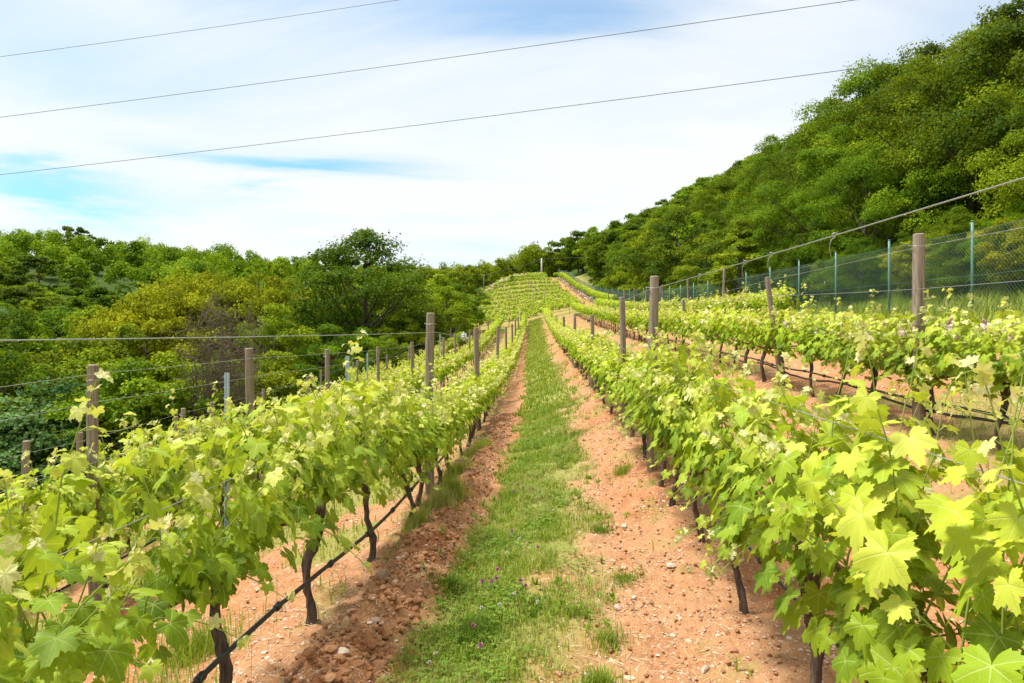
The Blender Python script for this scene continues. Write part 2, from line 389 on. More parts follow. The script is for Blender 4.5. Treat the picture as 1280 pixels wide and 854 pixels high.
M_grass = leafmat('grass_blade', [(0, (.045, .115, .012)), (.30, (.135, .245, .022)), (.55, (.30, .38, .045)), (.8, (.36, .38, .11)), (1, (.58, .48, .27))], .3, .6, .2, hue=.0, val=.0)
M_straw = simple('straw', (.56, .46, .30), .8, .1, var=.35, scale=40)

def groundmat():
    b = NB('vineyard_ground'); P = b.coord('Object')
    gr = b.attr('tone'); fo = b.attr('lc', True); spx = b.n('ShaderNodeSeparateXYZ'); b.l(fo, spx.inputs[0]); forest = spx.outputs[0]; pale = spx.outputs[1]
    n0 = b.noise(.9, 4, .6, P); n1 = b.noise(6, 5, .65, P); n2 = b.noise(38, 5, .7, P); n3 = b.noise(140, 3, .7, P)
    soil = b.ramp(n1, [(.25, (.20, .062, .020)), (.5, (.335, .118, .040)), (.75, (.45, .195, .082))])
    soil = b.mix(b.math('MULTIPLY', n0, .5), soil, (.37, .15, .062))
    soil = b.mix(b.ramp(n2, [(.42, (0, 0, 0)), (.72, (1, 1, 1))]), soil, (.46, .225, .11))
    soil = b.mix(b.math('MULTIPLY', b.ramp(n3, [(.30, (1, 1, 1)), (.46, (0, 0, 0))]), .55), soil, (.20, .08, .035))
    vo = b.n('ShaderNodeTexVoronoi'); vo.inputs['Scale'].default_value = 42; b.l(P, vo.inputs['Vector'])
    vc = b.n('ShaderNodeSeparateColor'); b.l(vo.outputs['Color'], vc.inputs[0])
    isp = b.math('MULTIPLY', b.math('GREATER_THAN', vc.outputs[0], .55), b.math('LESS_THAN', vo.outputs['Distance'], b.math('MULTIPLY', vc.outputs[1], .42)))
    soil = b.mix(b.math('MULTIPLY', isp, .8), soil, b.mix(vc.outputs[2], (.50, .34, .23), (.68, .58, .46)))
    vo2 = b.n('ShaderNodeTexVoronoi'); vo2.inputs['Scale'].default_value = 85; b.l(P, vo2.inputs['Vector'])
    vc2 = b.n('ShaderNodeSeparateColor'); b.l(vo2.outputs['Color'], vc2.inputs[0])
    isp2 = b.math('MULTIPLY', b.math('GREATER_THAN', vc2.outputs[0], .6), b.math('LESS_THAN', vo2.outputs['Distance'], .35))
    soil = b.mix(b.math('MULTIPLY', isp2, .7), soil, b.mix(vc2.outputs[2], (.42, .20, .10), (.66, .50, .36)))
    drylit = b.mix(n2, (.34, .19, .095), (.50, .34, .20))
    patch = b.ramp(b.noise(2.3, 5, .65, P), [(.44, (0, 0, 0)), (.62, (1, 1, 1))])
    soil = b.mix(b.math('MULTIPLY', patch, .35), soil, (.53, .295, .16))
    soil = b.mix(b.math('MULTIPLY', pale, .75), soil, drylit)
    grass = b.ramp(n2, [(.3, (.09, .14, .02)), (.55, (.19, .24, .035)), (.8, (.38, .34, .13))])
    grass = b.mix(b.math('MULTIPLY', n1, .65), grass, (.36, .25, .12))
    f = b.n('ShaderNodeClamp'); b.l(b.math('ADD', gr, b.math('MULTIPLY', b.math('SUBTRACT', n2, .5), .9)), f.inputs[0])
    c = b.mix(f.outputs[0], soil, grass)
    ff = b.ramp(n1, [(.3, (.022, .045, .008)), (.7, (.06, .10, .016))]); c = b.mix(forest, c, ff)
    h = b.math('ADD', b.math('MULTIPLY', n2, .6), b.math('ADD', b.math('MULTIPLY', isp, .35), b.math('MULTIPLY', n3, .25)))
    return b.bsdf(c, .95, .1, h, .02)
M_ground = groundmat()

# ------------------------------------------------------------------ ground: one sheet to the horizon
def axis(segs):
    a = [segs[0][0]]
    for s0, s1, st in segs:
        n = max(1, int(round((s1-s0)/st))); a += list(np.linspace(s0, s1, n+1)[1:])
    return np.array(a)
gx = axis([(-600, -120, 30), (-120, -30, 5), (-30, -10, 1.2), (-10, -4, .3), (-4, -1.6, .07), (-1.6, 1.6, .025), (1.6, 4.5, .07), (4.5, 9, .25), (9, 30, 1.2), (30, 120, 6), (120, 600, 40)])
gy = axis([(-30, 0, 2), (0, 1.6, .15), (1.6, 7, .028), (7, 13, .055), (13, 26, .16), (26, 70, .28), (70, 135, 1), (135, 300, 8), (300, 600, 30)])
X, Y = np.meshgrid(gx, gy); xf, yf = X.ravel(), Y.ravel()
Zf = gz(xf, yf)
mb = MB(); nx = len(gx); ny = len(gy)
i = np.arange(ny-1)[:, None]*nx; j = np.arange(nx-1)[None, :]
Q = np.stack([i+j, i+j+1, i+nx+j+1, i+nx+j], -1).reshape(-1, 4)
forest = np.maximum(sstep(-10, -13, xf), sstep(9.2, 11, xf))
forest = np.maximum(forest, sstep(134, 142, yf))
pale = sstep(.45, .62, fbm(xf*1.1, yf*.8, 71, 3))*sstep(.3, .5, np.abs(xf)) + .6*((xf < xL1(yf)+.1) & (xf > xL1(yf)-.9))
pale = np.clip(pale, 0, 1)*.45
hp = np.hypot(xf+113, (yf-158)*.6); forest = forest*sstep(9, 13, hp+3*fbm(xf*.2, yf*.2, 3)); pale = np.maximum(pale, sstep(13, 9, hp))
pale = np.maximum(pale, np.exp(-((xf-np.interp(yf, [0, 3, 8, 12], [.35, .42, .55, .7]))/.22)**2)*.7)
mb.add(np.stack([xf, yf, Zf], 1), Q, None, grassmask(xf, yf), np.stack([forest, pale, forest*0], 1))
g = mb.obj('ground', M_ground, lc=True); tag(g, 'orange stony vineyard soil with a grassy strip, sloping into wooded hills', 'ground', kind='structure')

# ------------------------------------------------------------------ leaf templates
def leaf_template(nout, midring=False, seed=0):
    key = np.array([-168, -150, -115, -84, -55, -28, 0, 28, 55, 84, 115, 150, 168.])
    rad = np.array([.10, .52, .70, .50, .90, .60, 1.04, .60, .90, .50, .70, .52, .10])
    if nout >= 40:
        th = np.linspace(-168, 168, nout); r = np.interp(th, key, rad)
        saw = (np.arange(nout) % 2)*2-1; r = r*(1+.075*saw); r[0] = r[-1] = .10
        # sharpen lobes
    elif nout >= 13: th = key; r = rad
    else:
        th = np.array([-150, -84, -55, -28, 0, 28, 55, 84, 150.]); r = np.array([.5, .5, .88, .65, 1., .65, .88, .5, .5])
    t = np.radians(th); P = np.stack([np.sin(t)*r, np.cos(t)*r], 1)
    n = len(P)
    def zz(p):
        rr = np.hypot(p[:, 0], p[:, 1]); a = np.arctan2(p[:, 0], p[:, 1])
        return .22*np.abs(p[:, 0]) - .30*rr**2 + .07*rr*np.cos(5*a+.6)
    T = []; Qs = []
    if midring:
        P2 = P*.5; pts = np.concatenate([[[0, 0]], P2, P])
        for k in range(n-1):
            T.append([0, 1+k+1, 1+k]); Qs.append([1+k, 1+k+1, 1+n+k+1, 1+n+k])
    else:
        pts = np.concatenate([[[0, 0]], P])
        for k in range(n-1): T.append([0, 1+k+1, 1+k])
    return np.column_stack([pts, zz(pts)]), np.array(T), np.array(Qs) if Qs else np.zeros((0, 4), int)
TA = leaf_template(49, True); TB = leaf_template(13); TCc = leaf_template(9)
# coarsest: folded quad pair
TD = (np.array([[0, -.1, 0], [.75, .45, .1], [0, 1, -.15], [-.75, .45, .1]]), np.array([[0, 1, 2], [0, 2, 3]]), np.zeros((0, 4), int))
def place_leaves(mb, tpl, P, D, Nn, Sz, tone, rng, var=.25):
    V, T, Q = tpl; n = len(P)
    D = D-(D*Nn).sum(1)[:, None]*Nn; D /= np.linalg.norm(D, axis=1)[:, None]+1e-9
    R = np.cross(D, Nn)
    k = len(V); zs = 1+var*4*(rng.random(n)-.5); xs = 1+var*(rng.random(n)-.5)
    W = (V[None, :, 0, None]*R[:, None, :]*xs[:, None, None]+V[None, :, 1, None]*D[:, None, :]+V[None, :, 2, None]*Nn[:, None, :]*zs[:, None, None])*Sz[:, None, None]+P[:, None, :]
    off = (np.arange(n)*k)[:, None, None]
    lc = np.broadcast_to(V[None], (n, k, 3)).reshape(-1, 3)
    mb.add(W.reshape(-1, 3), (Q[None]+off).reshape(-1, 4) if len(Q) else None, (T[None]+off).reshape(-1, 3), np.repeat(tone, k), lc)

def vine_parts(seed, lod, tall=False, thin=1.0):
    """one grapevine: row along Y, origin on the ground"""
    rng = np.random.default_rng(seed)
    U = lambda a, b, n=None: rng.uniform(a, b, n)
    tr = MB(); co = MB(); sh = MB(); le = MB()
    H = U(.55, .62)
    # trunk, gnarled and leaning
    k = 9; t = np.linspace(0, 1, k); lx, ly = U(-.06, .06), U(-.10, .10)
    k = 17; t = np.linspace(0, 1, k)
    P = np.stack([lx*np.sin(t*pi*U(.8, 1.6))+.014*np.sin(t*9+seed)+U(-.004, .004, k), ly*t+.016*np.sin(t*7+seed*2)+U(-.004, .004, k), -.06+t*(H+.06)], 1)
    R = np.interp(t, [0, .10, .22, .5, .8, 1], [.046, .031, .024, .021, .026, .038])*U(.8, 1.15)*(1+U(-.16, .16, k))
    tube(tr, P, R, 11 if lod < 2 else 5, .5, True, .22, .42, rng)
    for s in (-1, 1):
        q = np.linspace(0, 1, 7); top = P[-1]
        Pc = np.stack([top[0]+U(-.02, .02, 7), top[1]+s*q*.46, top[2]-.02+.05*np.sin(q*pi*.6)+U(-.008, .008, 7)], 1)
        tube(co, Pc, np.linspace(.019, .010, 7), 6 if lod < 2 else 4, .5, True, .2, .25, rng)
    LP, LD, LN, LS, LT = [], [], [], [], []
    ns = {0: 25, 1: 21, 2: 13}[lod]
    for s in range(ns):
        side = rng.choice([-1, 1]); y0 = -.47+.94*(s+rng.random())/ns
        p0 = np.array([P[-1][0]*.7, y0, H+U(-.02, .03)])
        kind = rng.random()
        if kind < .20: dv = np.array([side*U(.6, 1.0), U(-.3, .3), U(.0, .5)]); Ln = U(.24, .34); sag = .20
        elif kind < .93: dv = np.array([side*U(.05, .72), U(-.25, .25), 1.0]); Ln = U(.46, .72); sag = .06
        else: dv = np.array([side*U(.0, .30), U(-.2, .2), 1.0]); Ln = U(.72, .92); sag = .03
        if tall and s % 4 == 0: dv = np.array([side*U(0, .18), U(-.15, .15), 1.0]); Ln = U(.70, .92); sag = .0
        dv /= np.linalg.norm(dv)
        kk = max(5, int(Ln/.055)); q = np.linspace(0, 1, kk)
        wob = np.cumsum(U(-.008, .008, (kk, 3)), axis=0)
        Ps = p0+dv*Ln*q[:, None]+np.array([side*.07, 0, -sag])*(q**2)[:, None]+wob
        if lod < 2: tube(sh, Ps, np.linspace(.0042, .0014, kk), 5 if lod == 0 else 3, .5, False)
        zig = rng.choice([-1, 1])
        for m in range(1, kk):
            tt = q[m]; zig = -zig
            if rng.random() < .06: continue
            a = U(-.9, .9); od = np.array([side*cos(a)*.9+zig*.35, sin(a)+zig*.6, U(-.1, .5)]); od /= np.linalg.norm(od)
            pl = U(.05, .11)*(1-.6*tt)
            base = Ps[m]+od*pl
            if lod == 0: tube(sh, np.array([Ps[m], Ps[m]+od*pl*.5+[0, 0, .008], base]), .0013, 3, .5, False)
            size = U(.060, .092)*(1-.72*tt**2.2)
            nn = np.array([od[0]*.55, od[1]*.45, U(.35, 1.0)])+U(-.38, .38, 3)
            LP.append(base); LD.append(od+np.array([0, 0, -U(.3, 1.0)])); LN.append(nn); LS.append(size)
            LT.append(np.clip(.18+.52*tt**1.2+U(-.16, .18)+(.14 if base[2] > .98 else 0)-(.10 if base[2] < .62 else 0), 0, .9))  # tips paler with age; low leaves darkened, shade put into their tone
        # pale crumpled shoot tip
        for m in range(6):
            LP.append(Ps[-1-m//3]+U(-.022, .022, 3)); LD.append(U(-1, 1, 3)+[0, 0, .5]); LN.append(U(-1, 1, 3)); LS.append(U(.012, .032)*(1.3 if lod else 1)); LT.append(U(.80, 1.0))
        if lod == 0 and rng.random() < .55:      # tendril
            tq = np.linspace(0, 1, 12); b0 = Ps[int(kk*.8)]; dd = U(-1, 1, 3)*[1, 1, .4]+[0, 0, .4]
            Tn = b0+dd*.13*tq[:, None]+np.stack([np.cos(tq*7), np.sin(tq*7), np.cos(tq*5)], 1)*.018*tq[:, None]
            tube(sh, Tn, np.linspace(.0013, .0006, 12), 3, .5, False)
    # inner and outer fill
    nf = int({0: 165, 1: 135, 2: 90}[lod]*thin)
    a = U(0, 2*pi, nf); rr = np.sqrt(U(.15, 1, nf))
    fx = np.cos(a)*rr*.36; fy = U(-.54, .54, nf); fz = .83+np.sin(a)*rr*.35
    for q in range(nf):
        o = np.array([np.cos(a[q]), U(-.5, .5), np.sin(a[q])*.6]); o /= np.linalg.norm(o)
        LP.append(np.array([fx[q], fy[q], fz[q]])); LD.append(o*.6+np.array([0, U(-.4, .4), -.7])); LN.append(np.array([o[0], o[1]*.5, .35+U(0, .6)])+U(-.3, .3, 3))
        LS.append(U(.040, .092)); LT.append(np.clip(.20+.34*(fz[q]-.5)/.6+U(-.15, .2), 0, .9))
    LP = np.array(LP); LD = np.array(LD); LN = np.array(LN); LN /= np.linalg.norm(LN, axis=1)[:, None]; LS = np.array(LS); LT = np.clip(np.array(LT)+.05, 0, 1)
    if lod == 2: LS = LS*1.22
    if tall: LS = np.where(LT < .8, LS*1.08, LS*.8)
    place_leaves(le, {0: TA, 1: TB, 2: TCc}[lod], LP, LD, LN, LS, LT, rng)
    return tr, co, sh, le
def make_vine(seed, lod, tall=False, thin=1.0):
    tr, co, sh, le = vine_parts(seed, lod, tall, thin)
    r = empty('grapevine', (0, 0, -500))
    tr.obj('trunk', M_vbark, r); co.obj('cordon', M_cane, r)
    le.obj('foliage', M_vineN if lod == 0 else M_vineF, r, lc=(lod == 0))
    if lod < 2: sh.obj('shoots', M_shoot, r)
    return r
protoA = [make_vine(100+i, 0) for i in range(6)]; protoT = [make_vine(150, 0, True), make_vine(151, 0, False, .5), make_vine(152, 0, False, .5)]
protoB = [make_vine(200+i, 1) for i in range(6)]; protoC = [make_vine(300+i, 2) for i in range(5)]
used = set()
def pick(p):
    """the prototype itself the first time, then a copy"""
    if p.name not in used:
        used.add(p.name); return p
    return None
rng = np.random.default_rng(7); random.seed(3)
rows = [('L1', 'L1', .62, 49, 'left of the grassy path', [1.55, 2.62, 3.62, 4.55, 5.55, 6.3]),
        ('R1', 'R1', .55, 49, 'right of the grassy path', [.75, 1.75, 2.72, 3.72, 4.7, 5.5, 6.2]),
        ('L2', 'L2', 2.4, 46, 'second to the left of the path', None),
        ('R2', 'R2', 3.0, 46, 'second to the right of the path', None),
        ('L3', 'L3', 6.5, 44, 'third to the left of the path', None),
        ('R3', 'R3', 16.0, 42, 'nearest the green fence', None),
        ('L4', 'L4', 9.0, 36, 'lowest on the left slope', None)]
farlist = []
for key, xr, y0, y1, where, first in rows:
    ys = list(first) if first else [y0]
    while ys[-1] < 62: ys.append(ys[-1]+.93+rng.uniform(-.07, .07))
    for n, y in enumerate(ys):
        x = float(ROWX[xr](y))+rng.uniform(-.03, .03); z = g1(x, y)-.02
        rz = rng.choice([0, pi])+rng.uniform(-.08, .08); sc = rng.uniform(.93, 1.08)
        hs = 1.0+(.10 if key == 'L1' and y < 5.5 else (.12 if key == 'R1' and 1.2 < y < 7 else (.08 if key == 'L2' and y < 9 else (-.09 if key in ('L1', 'R1') else 0))))
        if y > y1: farlist.append((x, y, z, rz, 1.0)); continue
        if key == 'R1' and n <= 1: pr = protoT[0]
        elif key in ('L1', 'L2') and y < 4: pr = protoT[1+n % 2]
        elif y < 8: pr = protoA[rng.integers(6)]
        elif y < 20: pr = protoB[rng.integers(6)]
        else: pr = protoC[rng.integers(5)]
        v = pick(pr)
        if v is None: v = dup(pr, (x, y, z), rz, (sc*(1.08 if key == 'R1' and y < 7 else 1), 1.0, sc*hs))
        else: v.location = (x, y, z); v.rotation_euler = (0, 0, rz); v.scale = (sc, 1, sc*hs)
        if n < 12: tag(v, f'{ORD[n]} dark-trunked grapevine in the row {where}', 'grapevine', f'grapevines in the row {where}')
        else: tag(v, f'far grapevine beyond the first dozen in the row {where}', 'grapevine', f'grapevines in the row {where}')
for p in protoA+protoT+protoB+protoC:
    if p.name not in used:
        for c in list(p.children): bpy.data.objects.remove(c)
        bpy.data.objects.remove(p)

# distant vines past the individually built ones: ends of the rows and the terraces, one mass
mb = MB(); r2 = np.random.default_rng(55)
terr = []
for k, yb in enumerate(np.arange(65, 130, 5.6)):
    x0 = -10.5 if yb < 112 else -10.5+(yb-112)*.42
    for x in np.arange(x0, 7.2, .8):
        y = yb+.012*(x-2)**2+ .5*sin(x*.4+k)
        if y > 131: continue
        if abs(x-np.interp(y, [62, 75, 85, 95, 110, 128], [6.6, 6.5, 6.4, 6.1, 5.0, 3.2])) < 1.1: continue
        if r2.random() < .02: continue
        terr.append((x, y))
tz = gz(np.array([t[0] for t in terr]), np.array([t[1] for t in terr]))
farlist += [(t[0], t[1], z, pi/2, 1.06) for t, z in zip(terr, tz)]
sq = [(float(np.interp(y, [62, 90, 128], [8.0, 7.7, 5.2]))-o, y) for y in np.arange(63, 126, .9) for o in (0,)]
sz = gz(np.array([t[0] for t in sq]), np.array([t[1] for t in sq])); farlist += [(t[0], t[1], z, 0, 1.2) for t, z in zip(sq, sz)]
for (x, y, z, rz, s) in farlist:
    n = 110
    a = r2.uniform(0, 2*pi, n); rr = np.sqrt(r2.uniform(.2, 1, n)); u = r2.uniform(-.5, .5, n)
    lx = np.cos(a)*rr*.36; lz = .85+np.sin(a)*rr*.34
    c_, s_ = cos(rz), sin(rz)
    P = np.stack([x+lx*c_-u*s_, y+lx*s_+u*c_, z+lz*s], 1)
    Nn = np.stack([np.cos(a)*c_, np.cos(a)*s_, np.abs(np.sin(a))+.5], 1)+r2.uniform(-.5, .5, (n, 3)); Nn /= np.linalg.norm(Nn, axis=1)[:, None]
    place_leaves(mb, TD, P, r2.uniform(-1, 1, (n, 3))+[0, 0, -.5], Nn, r2.uniform(.10, .15, n), np.clip(.22+.75*(lz-.5)+r2.uniform(-.12, .12, n), 0, .9), r2)  # tone rises with height: lit tops and shaded row sides painted in
o = mb.obj('distant_grapevines', M_vineF); tag(o, 'rows of small distant grapevines crossing the rounded terraced hill', 'grapevines', kind='stuff')

# ------------------------------------------------------------------ posts, stakes, wires
def post_mesh(seed, r=.047, h=2.3):
    rng = np.random.default_rng(seed); mb = MB(); k = 12; t = np.linspace(0, 1, k)
    P = np.stack([.018*np.sin(t*3+seed)+rng.uniform(-.002, .002, k), .012*np.cos(t*2.3+seed), t*h], 1)
    a = .02
    tube(mb, P, np.linspace(r*1.08, r*.96, k)*(1+rng.uniform(-.02, .02, k)), 14, .5, False, .02, .07, rng)
    n = 14; top = (k-1)*n
    ring = mb.V[0][top:top+n]; c = ring.mean(0)
    inner = c+(ring-c)*.86+[0, 0, .008]; mb.add(np.concatenate([ring, inner, [c+[0, 0, .006]]]),
        [[j, (j+1) % n, n+(j+1) % n, n+j] for j in range(n)], [[2*n, n+j, n+(j+1) % n] for j in range(n)])
    return mb.mesh('wooden_post', M_wood)
PM = [post_mesh(i) for i in range(5)]
def staple_mesh():
    mb = MB()
    a = np.linspace(0, 2*pi, 15); P = np.stack([np.cos(a)*.054, np.sin(a)*.054, .004*np.sin(a*3)], 1); tube(mb, P, .0022, 4, .5, False)
    P2 = np.array([[.05, .02, 0], [.075, .03, .012], [.08, .01, -.015], [.062, -.01, -.03]]); tube(mb, P2, .0018, 4, .5, False)
    return mb.mesh('wire_tie', M_wire)
SM = staple_mesh()
ROWPOSTS = {}
nm = {'L1': 'left of the grassy path', 'R1': 'right of the grassy path', 'L2': 'second from the path on the left', 'L3': 'third from the path on the left',
      'L4': 'lowest on the left slope', 'R2': 'second from the path on the right', 'R3': 'third from the path on the right'}
spec = {
 'R1': [(817, 346, 6.67, 1.05, (0, 0)), (779, 372, 8.7, .85, (-.03, 0)), (740, 394, 13.2, .85, (0, 0)), (719, 393, 18.5, .9, (0, 0)), (705, 396, 25, 1, (0, 0)), (695.5, 395, 33, 1, (0, 0)), (690.5, 396, 41, 1, (0, 0)), (687, 394, 48, 1, (0, 0))],
 'L1': [(539, 392, 6.8, 1, (.01, 0)), (596, 410, 12.3, 1.05, (0, 0)), (622, 408, 19, .95, (0, 0)), (633, 409, 25.5, 1, (0, 0)), (640, 405, 32, 1, (0, 0)), (644.5, 400, 38, 1, (0, 0)), (648, 396, 45, 1, (0, 0)), (651, 390, 54, 1, (0, 0))],
 'L2': [(116, 457, 5.0, .85, (-.04, 0)), (313, 436, 7.7, 1.0, (0, 0)), (408, 437, 10.5, .8, (-.05, 0)), (473, 434, 14, .75, (-.03, 0)), (515, 428, 18, 1.05, (0, 0)), (555, 422, 24.3, .95, (0, 0)), (569, 417, 27.8, .8, (0, 0)), (587, 412, 34, .9, (0, 0)), (600, 407, 41, .9, (0, 0)), (610, 402, 48, .9, (0, 0))],
 'L3': [(33, 552, 7.4, .8, (0, 0)), (101, 541, 8.3, .8, (0, 0)), (228, 511, 10.7, .8, (0, 0)), (266, 503, 11.8, .8, (0, 0))],
 'R2': [(1148, 293, 5.9, 1.1, (-.03, 0)), (960, 346, 9.5, .8, (-.20, .05)), (854, 375, 18, .85, (0, 0)), (800, 381, 25, .8, (0, 0)), (769, 384, 32, .8, (0, 0)), (750, 386, 38, .8, (0, 0)), (738, 384, 45, .8, (0, 0))],
 'L4': [], 'R3': []}
for k_, y0 in (('L3', 16.5), ('L4', 9.5), ('R3', 21)):
    y = y0
    while y < 56:
        x = float(ROWX[k_](y)); z = g1(x, y)+1.9+random.uniform(-.12, .1); spec[k_].append((x/y*F+667, 405-(z-CZ)/y*F, y, .85, (random.uniform(-.05, .05), 0))); y += random.uniform(4.2, 5.4)
descr = {('L1', 0): 'thick upright weathered wooden post, tallest in the row left of the path', ('R1', 0): 'thick flat-topped wooden post, tallest in the row right of the path',
         ('R2', 0): 'tall wooden post at right in front of the green fence', ('R2', 1): 'thin crooked leaning wooden post between tall right post and the path',
         ('L2', 0): 'leftmost tall wooden post with wires against the dark wood', ('L2', 1): 'grey wooden post standing beside the short pale blue stake'}
for rk, L in spec.items():
    ROWPOSTS[rk] = []
    for n, (px, py, d, rs, lean) in enumerate(L):
        top = at(px, py, d); bx, by = top[0]-lean[0], d-lean[1]; bz = g1(bx, by)-.25
        hgt = top[2]-bz
        r = empty('wooden_post', (bx, by, bz)); b = bpy.data.objects.new('post_shaft', PM[(n*3+len(rk)+ord(rk[0])) % 5]); C.objects.link(b); b.parent = r
        r.rotation_euler = (-math.atan2(top[1]-by, hgt), math.atan2(top[0]-bx, hgt), 0); r.scale = (rs, rs, hgt/2.3)
        if d < 20:
            for q in (.97, .62):
                s_ = bpy.data.objects.new('wire_tie', SM); C.objects.link(s_); s_.parent = r; s_.location = (0, 0, 2.3*q-.05); s_.rotation_euler = (0, 0, q*9)
        lab = descr.get((rk, n)) or f'{ORD[min(n, 15)]} weathered wooden post in the row {nm[rk]}'
        tag(r, lab, 'post', 'weathered wooden trellis posts')
        ROWPOSTS[rk].append((bx, by, g1(bx, by), top))
# pale galvanised stakes (folded steel profile with hook notches)
def stake(px, py, d, lab, wdt=.045):
    top = at(px, py, d); gz0 = g1(top[0], d); h = top[2]-gz0+.2; mb = MB(); t = .003; wd, dp = wdt/2, .028
    prof = np.array([[-wd, dp], [-wd, 0], [-wd*.4, 0], [-wd*.3, .008], [wd*.3, .008], [wd*.4, 0], [wd, 0], [wd, dp], [wd-t, dp], [wd-t, t], [wd*.45, t], [wd*.32, .011], [-wd*.32, .011], [-wd*.45, t], [-wd+t, t], [-wd+t, dp]])
    k = len(prof); zz = np.array([0, h]); V = np.concatenate([np.column_stack([prof, np.full(k, z)]) for z in zz])
    mb.add(V, [[j, (j+1) % k, k+(j+1) % k, k+j] for j in range(k)], None)
    for cidx in ([0, 1, 14, 15], [6, 7, 8, 9], [1, 2, 13, 14], [2, 3, 12, 13], [3, 4, 11, 12], [4, 5, 10, 11], [5, 6, 9, 10]): mb.add(V[[c+k for c in cidx]], [[0, 1, 2, 3]])
    r = empty('steel_stake', (top[0], d, gz0-.2)); mb.obj('stake_profile', M_galv, r, smooth=False)
    nb = MB()
    for q in np.arange(h-.05, .6, -.12):
        for s in (-1, 1): nb.add([[s*wd, 0, q], [s*(wd+.009), .002, q+.006], [s*(wd+.009), .004, q+.022], [s*wd, .002, q+.016]], [[0, 1, 2, 3]])
    if nb.V: nb.obj('wire_hook', M_galv, r, smooth=False)
    tag(r, lab, 'stake', 'galvanised steel trellis stakes'); return r
stake(283, 466, 6.9, 'short pale blue-grey steel stake left of a grey wooden post')
stake(434, 445, 9.6, 'tall pale blue steel stake rising from the vines mid-left', .055)
stake(459, 441, 22, 'small far blue steel stake near the dark wood edge')
stake(550, 418, 30, 'tiny blue steel stake farthest along the left rows')
for n, (px, py, d) in enumerate([(712, 372, 62), (726, 376, 60), (741, 370, 58), (768, 372, 66), (852, 376, 33)]):
    stake(px, py, d, ['slim grey stake nearest the path end below the terraces', 'slim grey stake second from the path end below terraces', 'slim grey stake third from the path end below terraces', 'slim grey stake at the right foot of the terraced hill', 'slim grey stake among the upper right rows'][n])
# terrace stakes, small shared mesh
smb = MB(); tube(smb, [[0, 0, -.2], [0, 0, 1.75]], .035, 5); smesh = smb.mesh('terrace_post', M_wood)
q = np.random.default_rng(5)
for n in range(46):
    x, y = terr[int(q.integers(len(terr)))]
    o = bpy.data.objects.new('terrace_post', smesh); C.objects.link(o); o.location = (x, y, g1(x, y)); o.scale = (1, 1, q.uniform(.9, 1.1)); o.rotation_euler = (q.uniform(-.04, .04), q.uniform(-.04, .04), 0)
    tag(o, 'tiny thin grey post among the vines of the terraced hill', 'post', 'posts scattered over the terraced hill')

def wire(name, pts, r, lab, grp=None, sag=.0, mat=None, seg=6, cat='wire', sides=5, deco=False):
    P = []
    for a, b in zip(pts[:-1], pts[1:]):
        a = np.array(a); b = np.array(b)
        for k in range(seg):
            t = k/seg; p = a*(1-t)+b*t; p = p.copy(); p[2] -= sag*4*t*(1-t)*np.linalg.norm(b-a); P.append(p)
    P.append(np.array(pts[-1])); mb = MB(); tube(mb, P, r, sides)
    root = empty(name, tuple(P[0])) if deco else None
    if deco:
        for i_ in range(len(mb.V)): mb.V[i_] = mb.V[i_]-P[0]
        mb.obj('strand', mat or M_wire, root); o = root
    else: o = mb.obj(name, mat or M_wire)
    tag(o, lab, cat, grp); return o, P
def rowwire(rk, h, y0z, lvl, r=.0022):
    pts = []
    yy, z0 = y0z; pts.append((float(ROWX[rk](yy)), yy, z0))
    for bx, by, bz, top in ROWPOSTS[rk]:
        if by < yy+.5: continue
        z = min(bz+h, top[2]-.06); t = (z-bz)/(top[2]-bz); pts.append((bx+(top[0]-bx)*t+.05*(1 if rk[0] == 'R' else -1)*-1, by, z))
    side = {'L': 'left', 'R': 'right'}[rk[0]]
    return wire('trellis_wire', pts, r, f'{lvl} steel trellis wire of the row {nm[rk]}', 'trellis wires', .002)
topw, TWP = rowwire('R1', 1.86, (-1.5, CZ+.37), 'highest', .0026); TWP = np.array(TWP)
rowwire('R1', 1.12, (-1.5, CZ-.36), 'middle'); rowwire('R1', .72, (-1.5, CZ-1.12), 'lowest')
rowwire('L1', 1.72, (-1.5, CZ+.01), 'highest', .0024); rowwire('L1', 1.15, (-1.5, CZ-.62), 'middle')
for rk, hs in (('L2', ((1.88, 'highest'), (1.66, 'second highest'), (1.2, 'lower'))), ('L3', ((1.8, 'highest'), (1.5, 'second highest'), (1.1, 'lower'))), ('L4', ((1.8, 'highest'),)),
               ('R2', ((1.7, 'highest'), (1.32, 'middle'), (.9, 'lower'))), ('R3', ((1.6, 'highest'),))):
    for h, l in hs:
        y0 = {'R3': 14.0}.get(rk, .5); rowwire(rk, h, (y0, g1(float(ROWX[rk](y0)), y0)+h), l)
# loose twisted ends of tie wire on the top right wire
for n, (px, py, d) in enumerate([(1048, 306, 2.52), (968, 325, 3.2), (935, 335, 3.6), (875, 360, 4.6)]):
    p = at(px, py, d); p[2] = float(np.interp(d, TWP[:, 1], TWP[:, 2])); p[0] = float(np.interp(d, TWP[:, 1], TWP[:, 0])); mb = MB(); a = np.linspace(0, 4*pi, 22)
    P = np.stack([np.cos(a)*.012*(1-a/20), a*.004-.02, -np.clip(a-6, 0, 9)*.012+np.sin(a)*.01], 1)
    tube(mb, P, .0016, 4); o = mb.obj('wire_tie', M_wire); o.location = p
    tag(o, ['nearest', 'second nearest', 'third nearest', 'farthest'][n]+' twisted tie of loose wire hanging on the upper right wire', 'wire tie')

